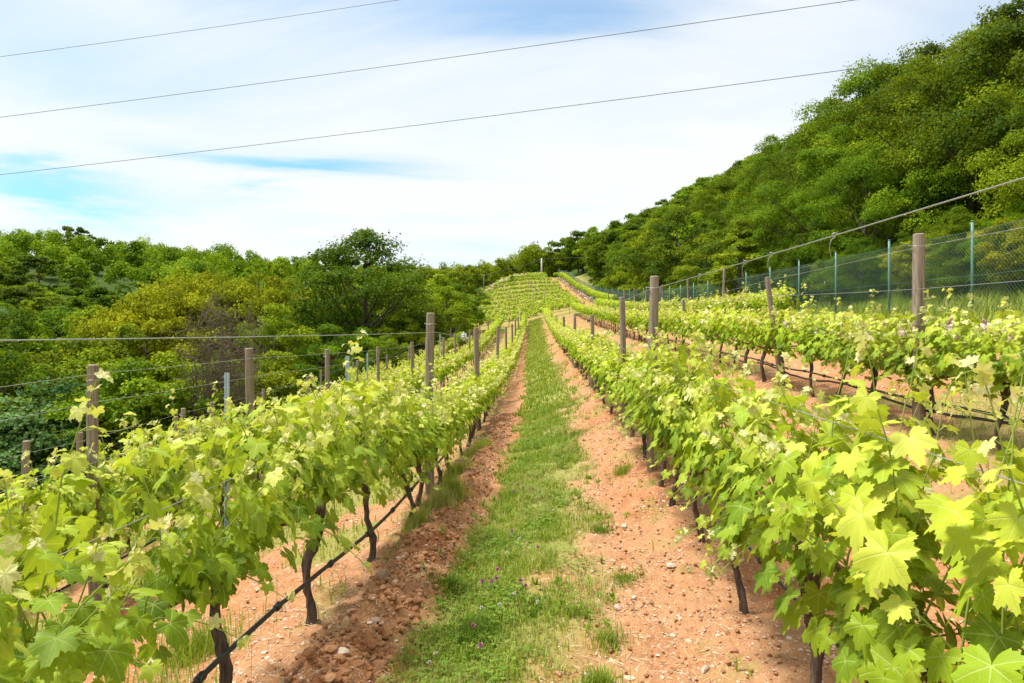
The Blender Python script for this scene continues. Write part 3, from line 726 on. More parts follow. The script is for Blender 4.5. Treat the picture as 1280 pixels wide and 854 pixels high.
# irrigation hoses
def hose(rk, h, off, y0, y1, lab, r=.010, wav=.012, emit=True, seed=1):
    rng = np.random.default_rng(seed); ys = np.arange(y0, y1, .25); x = ROWX[rk](ys)+off
    z = base_z(x, ys)+h+wav*np.sin(ys*2.2+seed)+.004*rng.standard_normal(len(ys)); x = x+.01*np.sin(ys*1.3+seed)
    P = np.stack([x, ys, z], 1); root = empty('irrigation_hose', tuple(P[0])); mb = MB(); tube(mb, P-P[0], r, 8); mb.obj('tube', M_hose, root)
    if emit:
        em = MB(); tube(em, [[0, -.022, 0], [0, -.018, 0], [0, .018, 0], [0, .022, 0]], [r*1.2, r*1.6, r*1.6, r*1.2], 8); tube(em, [[0, 0, r], [0, 0, r+.012]], .004, 6); me = em.mesh('dripper', M_hose)
        for yy in np.arange(y0+.9, min(y1, 14), .62):
            o = bpy.data.objects.new('dripper', me); C.objects.link(o); o.parent = root
            o.location = (np.interp(yy, ys, x)-P[0][0], yy-P[0][1], np.interp(yy, ys, z)-P[0][2])
    tag(root, lab, 'hose'); return root
hose('L1', .40, .07, .3, 60, 'black drip hose running along the row left of the path', .0115)
hose('R1', .38, .10, .3, 55, 'black drip hose half hidden in the row right of the path', .010, seed=2)
hose('R2', .42, -.05, 2, 50, 'upper black hose along the second row on the right', .012, seed=3)
hose('R2', .31, .06, 2, 40, 'lower black hose along the second row on the right', .013, .03, False, seed=4)
hose('L2', .42, -.02, 1, 50, 'black drip hose in the second row left of the path', .010, seed=5)

# ------------------------------------------------------------------ chain link fence on the right
fx = lambda y: np.interp(y, [0, 45, 70, 95, 120, 135], [8.5, 8.5, 8.6, 8.0, 6.5, 4.0])
fr = empty('chain_link_fence', (8.5, 4.0, g1(8.5, 4.0))); fo_ = np.array(fr.location)
fpys = [4.2, 6.9, 9.6, 12.4, 15.3, 18.0, 20.5, 23, 25.6, 28.4, 31.2, 34, 37, 40, 43, 46, 49.5, 53, 57, 61, 65, 70, 75, 80, 86, 92, 98, 104, 110, 116, 122, 128]
pm = MB(); tube(pm, [[0, 0, -.3], [0, 0, 1.93]], .026, 8); tube(pm, [[0, 0, 1.93], [0, 0, 1.95]], .030, 8); pmesh = pm.mesh('fence_post', M_fence)
for y in fpys:
    o = bpy.data.objects.new('fence_post', pmesh); C.objects.link(o); o.parent = fr; x = float(fx(y)); o.location = np.array([x, y, float(base_z(x, y)[0])])-fo_
def fmesh(y0, y1, st, r, wob=.0):
    mb = MB(); H = 1.72
    for s in (-1, 1):
        for y in np.arange(y0, y1, st):
            ya, yb = (y, y+H*1.0) if s > 0 else (y+H, y)
            yy = np.clip(np.array([ya, (ya+yb)/2, yb]), y0, y1+2); hh = np.array([.04, .04+H/2, .04+H])
            x = fx(yy); P = np.stack([x-.03+.002*s, yy, base_z(x, yy)+hh], 1)-fo_
            d = P[-1]-P[0]; n1 = np.cross(d, [1, 0, 0]); n1 /= np.linalg.norm(n1)
            V = np.concatenate([P+n1*r, P-n1*r*.5+[r, 0, 0], P-n1*r*.5-[r, 0, 0]]); k = 3
            mb.add(V, [[a*k+i, a*k+i+1, b*k+i+1, b*k+i] for i in range(2) for a, b in ((0, 1), (1, 2), (2, 0))])
    return mb
m1 = fmesh(4.2, 30, .085, .0021); o = m1.obj('wire_mesh', M_fence, fr)
m2 = fmesh(30, 128, .20, .0045); o = m2.obj('wire_mesh', M_fence, fr)
for h in (.06, .9, 1.76):
    ys = np.arange(4.2, 128, 1.3); x = fx(ys)-.03; P = np.stack([x, ys, base_z(x, ys)+h-.02*np.abs(np.sin(ys*1.15))], 1)-fo_; mb = MB(); tube(mb, P, .0032, 4); mb.obj('tension_wire', M_fence, fr)
tag(fr, 'long green chain link fence between the vineyard and right-hand wood', 'fence')
# pale round disc tied on the fence
mb = MB(); a = np.linspace(0, 2*pi, 17)[:-1]
for z_ in (0, 1): mb.add(np.stack([np.cos(a)*.07, np.full(16, z_*.006), np.sin(a)*.055], 1))
mb.n = 32; mb.Q.append(np.array([[j, (j+1) % 16, 16+(j+1) % 16, 16+j] for j in range(16)]))
V = np.concatenate(mb.V); mb.add([[0, 0, 0], [0, .006, 0]]); mb.T.append(np.array([[32, (j+1) % 16, j] for j in range(16)]+[[33, 16+j, 16+(j+1) % 16] for j in range(16)]))
M_white = simple('white_plastic', (.55, .57, .58), .5, .4, var=.05)
o = mb.obj('marker_disc', M_white); o.location = tuple(at(1034, 354, 17.8)+[-.06, 0, 0]); o.location.x = 8.42; o.location.y = 18.5; o.location.z = CZ+(405-354)/F*18.5; o.rotation_euler = (0, 0, radians(60))
tag(o, 'small white disc hanging on the green fence mesh', 'marker')

# ------------------------------------------------------------------ stones
def rockset(n, fpos, fsize, mat, name, seed, flat=.65, sub=1):
    rng = np.random.default_rng(seed)
    import bmesh
    bm = bmesh.new(); bmesh.ops.create_icosphere(bm, subdivisions=sub, radius=1); V = np.array([v.co[:] for v in bm.verts]); T = np.array([[v.index for v in f.verts] for f in bm.faces]); bm.free()
    P = fpos(rng, n); n = len(P); sz = fsize(rng, n, P); k = len(V)
    dirs = rng.normal(size=(n, 7, 3)); dirs /= np.linalg.norm(dirs, axis=2)[:, :, None]
    W = np.broadcast_to(V[None], (n, k, 3)).copy()
    for q in range(7):      # chop facets
        dd = (W*dirs[:, q][:, None, :]).sum(2); lim = rng.uniform(.45, .8, (n, 1)); ex = np.clip(dd-lim, 0, None); W -= ex[:, :, None]*dirs[:, q][:, None, :]
    sc = rng.uniform(.6, 1.25, (n, 1, 3)); sc[:, :, 2] *= flat; W = W*sc*sz[:, None, None]
    a = rng.uniform(0, 2*pi, n); c, s = np.cos(a)[:, None], np.sin(a)[:, None]; x = W[:, :, 0]*c-W[:, :, 1]*s; y = W[:, :, 0]*s+W[:, :, 1]*c
    W = np.stack([x, y, W[:, :, 2]], 2)+P[:, None, :]
    mb = MB(); mb.add(W.reshape(-1, 3), None, (T[None]+(np.arange(n)*k)[:, None, None]).reshape(-1, 3), np.repeat(rng.random(n), k))
    return mb.obj(name, mat, smooth=False)
def pos_gravel(rng, n):
    y = 1.7+ (rng.random(n)**1.7)*17; x = rng.uniform(-1.7, 1.9, n)
    y2 = rng.uniform(2.5, 12, n//3); x2 = rng.uniform(1.6, 5.5, n//3); x3 = rng.uniform(-4, -1.6, n//3)
    x = np.concatenate([x, x2, x3]); y = np.concatenate([y, y2, rng.uniform(2, 10, n//3)])
    keep = (rng.random(len(x)) > grassmask(x, y)*.97) & (rng.random(len(x)) < .25+.9*sstep(.40, .62, fbm(x*2, y*2, 133, 3))); x = x[keep]; y = y[keep]
    return np.stack([x, y, gz(x, y)+.001], 1)
o = rockset(85000, pos_gravel, lambda r, n, P: np.exp(r.normal(-5.25, .58, n)), M_gravel, 'gravel', 1)
tag(o, 'pale and orange gravel scattered over the bare soil', 'gravel', kind='stuff')
def pos_clod(rng, n):
    y = 2.2+(rng.random(n)**1.5)*11; x = xL1(y)+.38+rng.normal(0, .15, n)
    xr = rng.uniform(.35, 1.3, n//4); yr = 2.2+(rng.random(n//4)**1.5)*11
    x = np.concatenate([x, xr]); y = np.concatenate([y, yr]); return np.stack([x, y, gz(x, y)+.004], 1)
o = rockset(3600, pos_clod, lambda r, n, P: np.minimum(np.exp(r.normal(-4.3, .55, n)), np.where(P[:, 0] < -.3, .032, .016)), M_clod, 'earth_clods', 2, .8, 2)
tag(o, 'crumbled orange earth clods along the ploughed row edges', 'soil', kind='stuff')
def pos_bank(rng, n):
    y = 5+ (rng.random(n)**1.3)*58; x = 7.15+rng.normal(0, .30, n); h = np.clip(.30-.6*np.abs(x-7.15), 0, 1)*rng.random(n)
    return np.stack([x, y, base_z(x, y)+h+.02], 1)
o = rockset(3000, pos_bank, lambda r, n, P: r.uniform(.05, .15, n), M_stone, 'stone_bank', 3, .75, 2)
tag(o, 'low bank of pale pinkish limestone rubble in front of the fence', 'stone wall')
def pos_wall(rng, n):
    t = rng.random(n); x = np.interp(t, [0, .5, 1], [-11.2, -6.5, 1.6])+rng.normal(0, .35, n); y = np.interp(t, [0, .5, 1], [100, 120, 131])+rng.normal(0, .3, n)
    return np.stack([x, y, base_z(x, y)+rng.random(n)*1.0], 1)
o = rockset(1500, pos_wall, lambda r, n, P: r.uniform(.18, .38, n), M_stone, 'stone_wall', 4)
tag(o, 'pale stone wall along the top left edge of the terraced hill', 'stone wall')
def pos_wall2(rng, n):
    y = rng.uniform(80, 124, n); x = fx(y)-1.1+rng.normal(0, .25, n); return np.stack([x, y, base_z(x, y)+rng.random(n)*.5], 1)
o = rockset(420, pos_wall2, lambda r, n, P: r.uniform(.10, .22, n), M_stone, 'stone_wall', 5)
tag(o, 'pale stone wall below the fence on the hill right side', 'stone wall')
# individual bigger stones on the soil
rockdata = [(.62, 2.95, .045), (.86, 3.2, .035), (1.02, 2.75, .04), (.52, 3.9, .03), (.95, 4.4, .035), (-.93, 3.1, .05), (-.86, 3.5, .04), (-.72, 2.9, .04), (-1.0, 4.2, .05), (.75, 5.3, .035), (1.55, 8.5, .05), (-1.05, 2.7, .06)]
for n, (x, y, s) in enumerate(rockdata):
    o = rockset(1, lambda r, m: np.zeros((1, 3)), lambda r, m, P: np.array([s]), M_stone, 'stone', 20+n, .7, 2); o.location = (x, y, g1(x, y)+s*.15)
    tag(o, f'pale fist-sized stone on the bare soil {"right" if x>0 else "left"} of the grass strip', 'stone', 'single pale stones on the soil')

# ------------------------------------------------------------------ grass, clover, straw
def blades(n, fpos, hgt, wid, tonef, seed, lean=.5, name='grass', tuft=None):
    rng = np.random.default_rng(seed); P = fpos(rng, n); n = len(P); h = hgt(rng, n, P); wd = wid(rng, n, P)
    a = rng.uniform(0, 2*pi, n); D = np.stack([np.cos(a), np.sin(a)], 1); Sx = np.stack([-D[:, 1], D[:, 0]], 1); le = rng.uniform(.05, 1, n)*lean
    z1 = h*.55; z2 = h*np.sqrt(np.clip(1-le**2*.6, .2, 1)); o1 = D*(h*le*.25)[:, None]; o2 = D*(h*le)[:, None]
    def v(o, z, s): return np.column_stack([P[:, :2]+o+Sx*(wd*s)[:, None], P[:, 2]+z])
    zz = np.zeros(n)
    V = np.stack([v(0*o1, zz-.01, 1), v(0*o1, zz-.01, -1), v(o1, z1, -.8), v(o1, z1, .8), v(o2, z2, 0)], 1).reshape(-1, 3)
    b = np.arange(n)*5; mb = MB(); mb.add(V, np.stack([b, b+1, b+2, b+3], 1), np.stack([b+3, b+2, b+4], 1), np.repeat(tonef(rng, n, P), 5)); return mb
def filt(x, y, rng, m, bias=0): k = rng.random(len(x)) < m+bias; x, y = x[k], y[k]; return np.stack([x, y, gz(x, y)], 1)
def gp(rng, n):
    y = 1.9+(rng.random(n)**2.0)*11; x = rng.uniform(-1.0, 1.25, n); m = strip(x, y)
    pat = sstep(.41, .58, .75*fbm(x*3.3, y*2.6, 91, 3)+.25*vn(x*11, y*9, 92)+.26*np.clip(.25-x+np.interp(y, [3, 12], [0, .4]), -.6, .4)); return filt(x, y, rng, m*(.04+.96*pat))
tone = lambda rng, n, P: np.clip(.15+.85*fbm(P[:, 0]*3, P[:, 1]*2, 7, 3)-.05+rng.normal(0, .14, n)+.30*sstep(.0, .5, P[:, 0]-np.interp(P[:, 1], [3, 12], [0, .5])), 0, 1)
mb = blades(145000, gp, lambda r, n, P: r.uniform(.02, .085, n)*(.6+.8*vn(P[:, 0]*2.5, P[:, 1]*2.5, 3)), lambda r, n, P: r.uniform(.0010, .0022, n)*(1+P[:, 1]/7), tone, 1, .9)
o = mb.obj('grass', M_grass); tag(o, 'short green grass of the strip between the two rows', 'grass', kind='stuff')
def gp2(rng, n):
    y = 12.5+rng.random(n)**1.2*55; x = rng.uniform(-1.0, 1.25, n); return filt(x, y, rng, np.clip(strip(x, y)+.12, 0, 1)*(.45+.55*sstep(.35, .6, fbm(x*2.1, y*.8, 93, 2)))*(strip(x, y) > .02))
mb = blades(42000, gp2, lambda r, n, P: r.uniform(.04, .10, n), lambda r, n, P: r.uniform(.006, .012, n)*(1+P[:, 1]/30), tone, 2, .9)
o = mb.obj('grass', M_grass); tag(o, 'distant grass of the strip narrowing toward the terraces', 'grass', kind='stuff')
def gp3(rng, n):
    y = 1.5+rng.random(n)*22; x = np.where(rng.random(n) < .6, rng.uniform(-8, -.8, n), rng.uniform(.9, 7.5, n)); m = grassmask(x, y)*(strip(x, y) < .3); return filt(x, y, rng, m)
mb = blades(90000, gp3, lambda r, n, P: r.uniform(.03, .13, n), lambda r, n, P: r.uniform(.002, .004, n)*(1+P[:, 1]/10), tone, 3, .9)
o = mb.obj('grass', M_grass); tag(o, 'patchy grass in the alleys beyond the two main rows', 'grass', kind='stuff')
def gp4(rng, n):
    y = rng.uniform(3, 60, n); x = rng.uniform(7.4, 12, n); return filt(x, y, rng, np.full(n, 1.0))
mb = blades(60000, gp4, lambda r, n, P: r.uniform(.1, .40, n), lambda r, n, P: r.uniform(.005, .010, n)*(1+P[:, 1]/25), lambda r, n, P: np.clip(.4+.3*fbm(P[:, 0], P[:, 1], 8)+r.normal(0, .12, n), 0, 1), 4, .7)
o = mb.obj('grass', M_grass); tag(o, 'long rough grass at the foot of the green fence', 'grass', kind='stuff')
def gp5(rng, n):
    y = 2.0+(rng.random(n)**1.6)*12; x = rng.uniform(-1.0, 1.3, n); k = (rng.random(n) < sstep(.05, .5, strip(x, y)+.12)*sstep(.5, .7, fbm(x*3, y*3, 77, 3)+.05)); x, y = x[k], y[k]
    m = 9; a = rng.normal(0, .012, (len(x), m, 2)); X_ = (x[:, None]+a[:, :, 0]).ravel(); Y_ = (y[:, None]+a[:, :, 1]).ravel(); return np.stack([X_, Y_, gz(X_, Y_)], 1)
mb = blades(2600, gp5, lambda r, n, P: r.uniform(.025, .075, n), lambda r, n, P: r.uniform(.0035, .0085, n), lambda r, n, P: np.clip(.15+.5*fbm(P[:, 0]*6, P[:, 1]*6, 8)+r.normal(0, .08, n), 0, .75), 8, 1.25)
o = mb.obj('weeds', M_grass); tag(o, 'broad leaved weeds mixed through the grass strip and its edges', 'weeds', kind='stuff')
# tufts and weeds
tufts = [(.31, 3.0, .09, .13, 800, .45), (.40, 3.5, .13, .06, 420, .5), (.25, 3.8, .10, .06, 300, .45), (.62, 4.35, .14, .05, 420, .35), (.05, 2.6, .13, .08, 700, .15), (-.33, 3.6, .14, .09, 1100, .18), (-.52, 4.2, .13, .08, 900, .2),
         (-.86, 5.75, .16, .20, 900, .80), (-.80, 6.3, .14, .24, 800, .62), (-.95, 5.2, .10, .14, 500, .7), (-.90, 7.4, .15, .22, 700, .6), (-.75, 8.8, .16, .2, 700, .6), (.55, 5.3, .10, .06, 400, .3), (.95, 6.9, .12, .10, 400, .5),
         (-1.6, 2.6, .25, .30, 500, .45), (-1.35, 2.15, .2, .35, 300, .5), (-1.9, 3.6, .3, .2, 700, .4), (1.05, 2.6, .12, .1, 400, .4), (.62, 9.5, .25, .08, 700, .3)]
def tp(rng, n):
    o = []
    for x, y, r, h, c, t in tufts:
        a = rng.normal(0, r*.5, (c, 2))*rng.uniform(.3, 1.5, (c, 1)); xx = x+a[:, 0]; yy = y+a[:, 1]; o.append(np.column_stack([xx, yy, gz(xx, yy)]))
    return np.concatenate(o)
hh = np.concatenate([np.full(c, h) for *_, h, c, t in tufts]); tt = np.concatenate([np.full(c, t) for *_, c, t in tufts])
mb = blades(0, tp, lambda r, n, P: hh*r.uniform(.4, 1.15, n), lambda r, n, P: r.uniform(.0014, .0028, n), lambda r, n, P: np.clip(tt+r.normal(0, .12, n), 0, 1), 5, .75)
o = mb.obj('grass_tufts', M_grass); tag(o, 'taller green and straw coloured grass tufts beside the rows', 'grass', kind='stuff')
# clover mat
rng = np.random.default_rng(9); n = 30000
y = 1.9+(rng.random(n)**1.9)*9; x = rng.uniform(-.9, .7, n); m = strip(x, y)*sstep(.42, .60, fbm(x*2.8, y*2.4, 95, 3)+.10*np.clip(-x, -1, 1)+.05); k = rng.random(n) < m; x, y = x[k], y[k]; n = len(x); z = gz(x, y)+rng.uniform(.012, .055, n)
mb = MB(); c0 = rng.uniform(0, 2*pi, n); s = rng.uniform(.0045, .0085, n)*(1+y/14); tn = np.clip(.12+.35*rng.random(n), 0, 1)
for q in range(3):
    a = c0+q*2.094; D = np.stack([np.cos(a), np.sin(a), rng.uniform(-.1, .3, n)], 1); R = np.stack([-np.sin(a), np.cos(a), rng.uniform(-.3, .3, n)], 1); P = np.column_stack([x, y, z])
    V = np.stack([P, P+D*s[:, None]+R*s[:, None]*.65, P+D*s[:, None]*1.7, P+D*s[:, None]-R*s[:, None]*.65], 1).reshape(-1, 3); b = np.arange(n)*4
    mb.add(V, np.stack([b, b+1, b+2, b+3], 1), None, np.repeat(tn, 4))
o = mb.obj('clover', M_grass); tag(o, 'low green clover leaves filling the grassy strip', 'clover', kind='stuff')
# straw litter
rng = np.random.default_rng(12); n = 2600; y = 2+(rng.random(n)**1.6)*14; side = rng.random(n)
x = np.where(side < .55, xL1(y)+rng.normal(.15, .3, n), rng.normal(.5, .3, n)); z = gz(x, y)+.006; a = rng.uniform(0, pi, n); l = rng.uniform(.015, .055, n); D = np.stack([np.cos(a), np.sin(a), rng.uniform(-.15, .3, n)], 1)*l[:, None]
P = np.column_stack([x, y, z]); R = np.stack([-np.sin(a), np.cos(a), 0*a], 1)*(.0007*(1+y/8))[:, None]; U_ = np.array([0, 0, .0015])
V = np.stack([P-D-R, P-D+R, P+D+R, P+D-R, P-D+U_, P+D+U_], 1).reshape(-1, 3); b = np.arange(n)*6
mb = MB(); mb.add(V, np.concatenate([np.stack([b, b+4, b+5, b+3], 1), np.stack([b+4, b+1, b+2, b+5], 1)])); o = mb.obj('straw', M_straw); tag(o, 'dry straw and dead stems lying on the soil', 'straw', kind='stuff')
# pink clover heads and small white flowers
M_pink = simple('pink_petals', (.62, .22, .42), .7, .1, var=.3); M_wht = simple('white_petals', (.72, .70, .62), .7, .1)
def flower(mat, seed, r):
    rg = np.random.default_rng(seed); e = empty('flower', (0, 0, 0)); st = MB(); tube(st, [[0, 0, -.01], [.003, 0, .04], [0, .002, .075]], .0014, 4); st.obj('stem', M_shoot, e)
    hd = MB(); n = 60; d = rg.normal(size=(n, 3)); d /= np.linalg.norm(d, axis=1)[:, None]; d[:, 2] = np.abs(d[:, 2])*.8+.05
    place_leaves(hd, TD, np.array([0, 0, .075])+d*r*.3, d, np.cross(d, rg.normal(size=(n, 3)))/1.0+1e-3, np.full(n, r*.8), np.full(n, .5), rg); hd.obj('flower_head', mat, e); return e
fp = flower(M_pink, 1, .012); fw = flower(M_wht, 2, .010); u1 = u2 = False
for n, (px, py, k) in enumerate([(603, 744, 0), (612, 746, 0), (624, 743, 0), (649, 742, 0), (622, 729, 0), (640, 624, 0), (655, 622, 0), (663, 624, 0), (658, 755, 0), (602, 828, 0), (592, 803, 0), (641, 676, 0), (673, 700, 0), (648, 616, 0),
                                 (603, 784, 1), (625, 780, 1), (535, 849, 1), (543, 844, 1), (643, 766, 1), (633, 708, 1), (672, 775, 1), (566, 708, 1), (670, 640, 1), (690, 650, 1), (653, 690, 1)]):
    d = F*1.78/(py-405); x = (px-667)/F*d
    src, us = (fp, u1) if k == 0 else (fw, u2)
    o = src if not us else dup(src, (0, 0, 0))
    if k == 0: u1 = True
    else: u2 = True
    o.location = (x, d, g1(x, d)); o.rotation_euler = (random.uniform(-.3, .3), random.uniform(-.3, .3), n)
    if k == 0: tag(o, 'small pink clover flower standing in the grassy strip', 'flower', 'pink clover flowers in the grass strip')
    else: tag(o, 'small white flower head standing in the grassy strip', 'flower', 'white flowers in the grass strip')

# ------------------------------------------------------------------ trees
def tree_proto(name, seed, H, Rd, mat, nclump, nleaf, lsize, low=.18, shape='round', dense=1.0, rag=.16):
    rg = np.random.default_rng(seed); e = empty(name, (0, 0, -500)); tr = MB()
    k = 8; t = np.linspace(0, 1, k); th = H*.72; P = np.stack([.15*np.sin(t*3+seed)*t, .15*np.cos(t*2+seed)*t, -.4+t*(th+.4)], 1); tube(tr, P, np.linspace(H*.026, H*.007, k), 8, .5, True, .1, .2, rg)
    cl = []
    for c in range(nclump):
        for _ in range(30):
            d = rg.normal(size=3); d /= np.linalg.norm(d); r = rg.uniform(.35, 1)**.45; p = d*r; zc = (p[2]*.5+.5)
            wr = {'round': sin(pi*min(1, zc*.86+.14))**.6, 'cone': (1-zc)**.7+.12, 'umbrella': .35+.75*zc}[shape]
            if c % 6 == 0: p = p/np.linalg.norm(p)*1.22
            q = np.array([p[0]*Rd*wr*1.15, p[1]*Rd*wr*1.15, H*(low+(1-low)*.93*zc)])
            q[2] = max(q[2], .3)
            if all(np.linalg.norm(q-o_[0]) > Rd*.20 for o_ in cl): break
        cl.append((q, Rd*rg.uniform(.17, .36)*(1.15-.4*zc), rg.uniform(-.30, .30)))
    for m in range(0, len(cl), 3):
        q = cl[m][0]; b = np.array([0, 0, min(th, max(H*.12, q[2]-np.hypot(q[0], q[1])*.8))]); tt = np.linspace(0, 1, 5); mid = (b+q)/2+[0, 0, -.05*H*.3]
        L = (1-tt)[:, None]**2*b+2*(tt*(1-tt))[:, None]*mid+tt[:, None]**2*q; tube(tr, L, np.linspace(H*.009, H*.002, 5), 5, .5, False)
    tr.obj('trunk', M_bark, e)
    le = MB(); per = nleaf//nclump; Ps, Ns, Ts, Ds = [], [], [], []
    for q, r, tn in cl:
        d = rg.normal(size=(per, 3)); d /= np.linalg.norm(d, axis=1)[:, None]; d[:, 2] = np.where(d[:, 2] < -.15, -d[:, 2], d[:, 2])
        rr = r*rg.uniform(.3, 1.0, per)**.4*(1+rag*rg.standard_normal(per)*.5)*(1+.25*np.sin(d[:, 0]*5+q[0]*3)*np.cos(d[:, 1]*5))
        Ps.append(q+d*rr[:, None]*[1.15, 1.15, .80]); out = d+[0, 0, .45]; nn = out+rg.normal(size=(per, 3))*.55; Ns.append(nn/np.linalg.norm(nn, axis=1)[:, None])
        Ds.append(rg.normal(size=(per, 3))+[0, 0, -.6]); Ts.append(np.clip(.5+tn+rg.normal(0, .16, per), 0, 1))
    P = np.concatenate(Ps); P[:, 2] = np.maximum(P[:, 2], .1)
    place_leaves(le, TD, P, np.concatenate(Ds), np.concatenate(Ns), rg.uniform(.7, 1.25, len(P))*lsize, np.concatenate(Ts), rg, .3)
    le.obj('crown', mat, e, smooth=False); e['H'] = H; return e
print('trees')
PR = {
 'near_mid': [tree_proto('broadleaf_tree', 400+i, 7.0, 2.7, m, 84, 52000, .058, .04, sh) for i, (m, sh) in enumerate([(M_mid, 'round'), (M_oak, 'umbrella'), (M_oak, 'round'), (M_mid, 'cone')])],
 'mid': [tree_proto('broadleaf_tree', 420+i, 7.5, 2.9, m, 46, 15000, .115, .08, sh) for i, (m, sh) in enumerate([(M_mid, 'round'), (M_mid, 'umbrella'), (M_oak, 'round'), (M_yg, 'cone'), (M_yg, 'round')])],
 'far': [tree_proto('broadleaf_tree', 440+i, 7.0, 3.0, m, 30, 6000, .20, .10, 'round') for i, m in enumerate([M_mid, M_mid, M_oak, M_yg])],
 'gold': [tree_proto('bronze_leaved_tree', 460+i, 8.0, 3.2, M_gold, 62, 15000, .12, .25, 'umbrella') for i in range(2)],
 'oak': [tree_proto('oak_tree', 470, 12.5, 4.3, M_oak, 115, 34000, .13, .10, 'round', rag=.35)],
 'blue': [tree_proto('grey_green_tree', 480+i, 6.5, 2.8, M_blue, 60, 14000, .11, .05, 'round') for i in range(2)],
 'cone': [tree_proto('pointed_tree', 490, 5.5, 1.4, M_yg, 40, 10000, .09, .04, 'cone')],
 'yg': [tree_proto('light_green_tree', 495, 9.0, 2.6, M_yg, 62, 16000, .12, .10, 'round')],
}
useT = set(); rt = np.random.default_rng(77); ntree = [0]; SP = []
def tree(kind, x, y, H, lab, cat, grp, idx=None, wide=1.0):
    L = PR[kind]; p = L[int(rt.integers(len(L))) if idx is None else idx]; s = H/p['H']; z = float(base_z(x, y)[0])-.1; rz = rt.uniform(0, 6.28)
    if p.name in useT: o = dup(p, (x, y, z), rz, (s*wide, s*wide, s))
    else: useT.add(p.name); o = p; o.location = (x, y, z); o.rotation_euler = (0, 0, rz); o.scale = (s*wide, s*wide, s)
    tag(o, lab, cat, grp); ntree[0] += 1; SP.append((x, y)); return o
NB_ = 160; buf = np.full(NB_, 600.0)     # skyline in photo pixels per column, nearest trees first
def sky_ok(x, y, H, wpx, margin):
    z = float(base_z(x, y)[0])-CZ+H; px = 667+x/y*F; py = 405-z/y*F; r = wpx/2
    a, b = int(max(0, (px-r)/8)), int(min(NB_-1, (px+r)/8))
    if px+r*2 < -60 or px-r*2 > 1340 or b < a: return False
    ok = py < buf[a:b+1].max()-margin
    if ok:
        for c in range(a, b+1):
            e = 1-((c*8+4-px)/(r+1e-3))**2*.35; yy = 405-(z-H*(1-max(e, .3))*.8)/y*F
            buf[c] = min(buf[c], yy)
    return ok
# --- named single trees on the left
tree('oak', -12.2, 46, 12.3, 'tallest dark oak rising above the wood left of centre', 'tree', None)
for k, (px, py, d, H) in enumerate([(205, 345, 48, 8.5), (240, 338, 52, 9), (275, 336, 55, 9), (325, 338, 52, 8.5), (365, 345, 56, 8), (185, 372, 44, 7)]):
    x = (px-667)/F*d; zt = CZ-(py-405)/F*d; H = zt-float(base_z(x, d)[0])
    tree('gold', x, d, H, 'bronze yellow leaved tree in the middle of the left wood', 'tree', 'bronze yellow trees in the left wood', wide=min(1.0, 9/H)*1.0)
tree('yg', (342-667)/F*33, 33, CZ-(365-405)/F*33-float(base_z(-13.4, 33)[0]), 'pale yellow green slender tree beside the bare twiggy shrubs', 'tree', None, wide=.8)
tree('cone', (925-667)/F*27, 27, 4.6, 'small pointed light green tree at the edge of right wood', 'tree', None)
leftnear = [(20, 470, 26), (75, 462, 27), (-60, 470, 25)]
for k, (px, py, d) in enumerate(leftnear):
    x = (px-667)/F*d; H = CZ-(py-405)/F*d-float(base_z(x, d)[0]); tree('blue', x, d, H, 'dull blue green bushy tree at the lower left wood edge', 'tree', 'blue green bushes at the lower left')
lfront = [(130, 425, 29, 'mid'), (170, 440, 27, 'mid'), (210, 430, 30, 'mid'), (240, 445, 27, 'mid'), (385, 420, 33, 'mid'), (415, 395, 37, 'mid'), (455, 405, 39, 'mid'), (500, 385, 44, 'mid'), (535, 365, 48, 'mid'), (560, 352, 54, 'mid'), (574, 352, 64, 'mid'),
          (30, 420, 34, 'mid'), (80, 405, 38, 'mid'), (-20, 400, 36, 'mid'), (150, 395, 40, 'mid'), (510, 345, 56, 'mid'), (545, 338, 64, 'mid'), (400, 358, 50, 'mid'), (430, 350, 54, 'mid'), (290, 440, 29, 'mid'), (345, 430, 29.5, 'mid'), (485, 415, 37, 'mid'), (530, 400, 46, 'mid'), (572, 385, 57, 'mid'), (110, 375, 46, 'mid'), (60, 372, 48, 'mid'), (10, 370, 46, 'mid'),
          (572, 334, 80, 'mid'), (582, 352, 92, 'mid')]
for px, py, d, kd in lfront:
    x = (px-667)/F*d; H = max(3.0, CZ-(py-405)/F*d-float(base_z(x, d)[0]))
    tree(kd, x, d, H, 'leafy green tree at the near edge of the valley wood', 'tree', 'trees along the near edge of the left wood', wide=min(1, 8/H)*1.05)
# --- scattered woods
def scatter(n, xr, yr, rmin, rk, Hr, lab, grp, kinds, margin, cond):
    c = 0; cand = [(rt.uniform(*xr), yr[0]+(yr[1]-yr[0])*rt.random()) for _ in range(n*60)]; cand.sort(key=lambda p: p[1])
    for x, y in cand:
        if not cond(x, y): continue
        px = 667+x/y*F
        if px < -90 or px > 1370: continue
        rm = rmin+rk*y
        if any((x-a)**2+(y-b)**2 < rm*rm for a, b in SP): continue
        H = rt.uniform(*(Hr(x, y) if callable(Hr) else Hr))
        if not sky_ok(x, y, H, 5.0/y*F, margin): continue
        k, w_ = kinds(x, y); tree(k, x, y, H, lab, 'tree', grp, wide=w_); c += 1
        if c >= n: break
    print(grp, c)
for k, (px, py, d) in enumerate([(690, 297, 152), (708, 292, 148), (728, 284, 140), (748, 278, 128), (770, 270, 116), (795, 262, 106), (818, 255, 96)]):
    x = (px-667)/F*d; H = min(14, max(5, CZ-(py-405)/F*d-float(base_z(x, d)[0])))
    tree('far', x, d, H, 'tall leafy tree on the far skyline right of the pale concrete pole', 'tree', 'tall far skyline trees right of the pole', idx=k % 4, wide=.9)
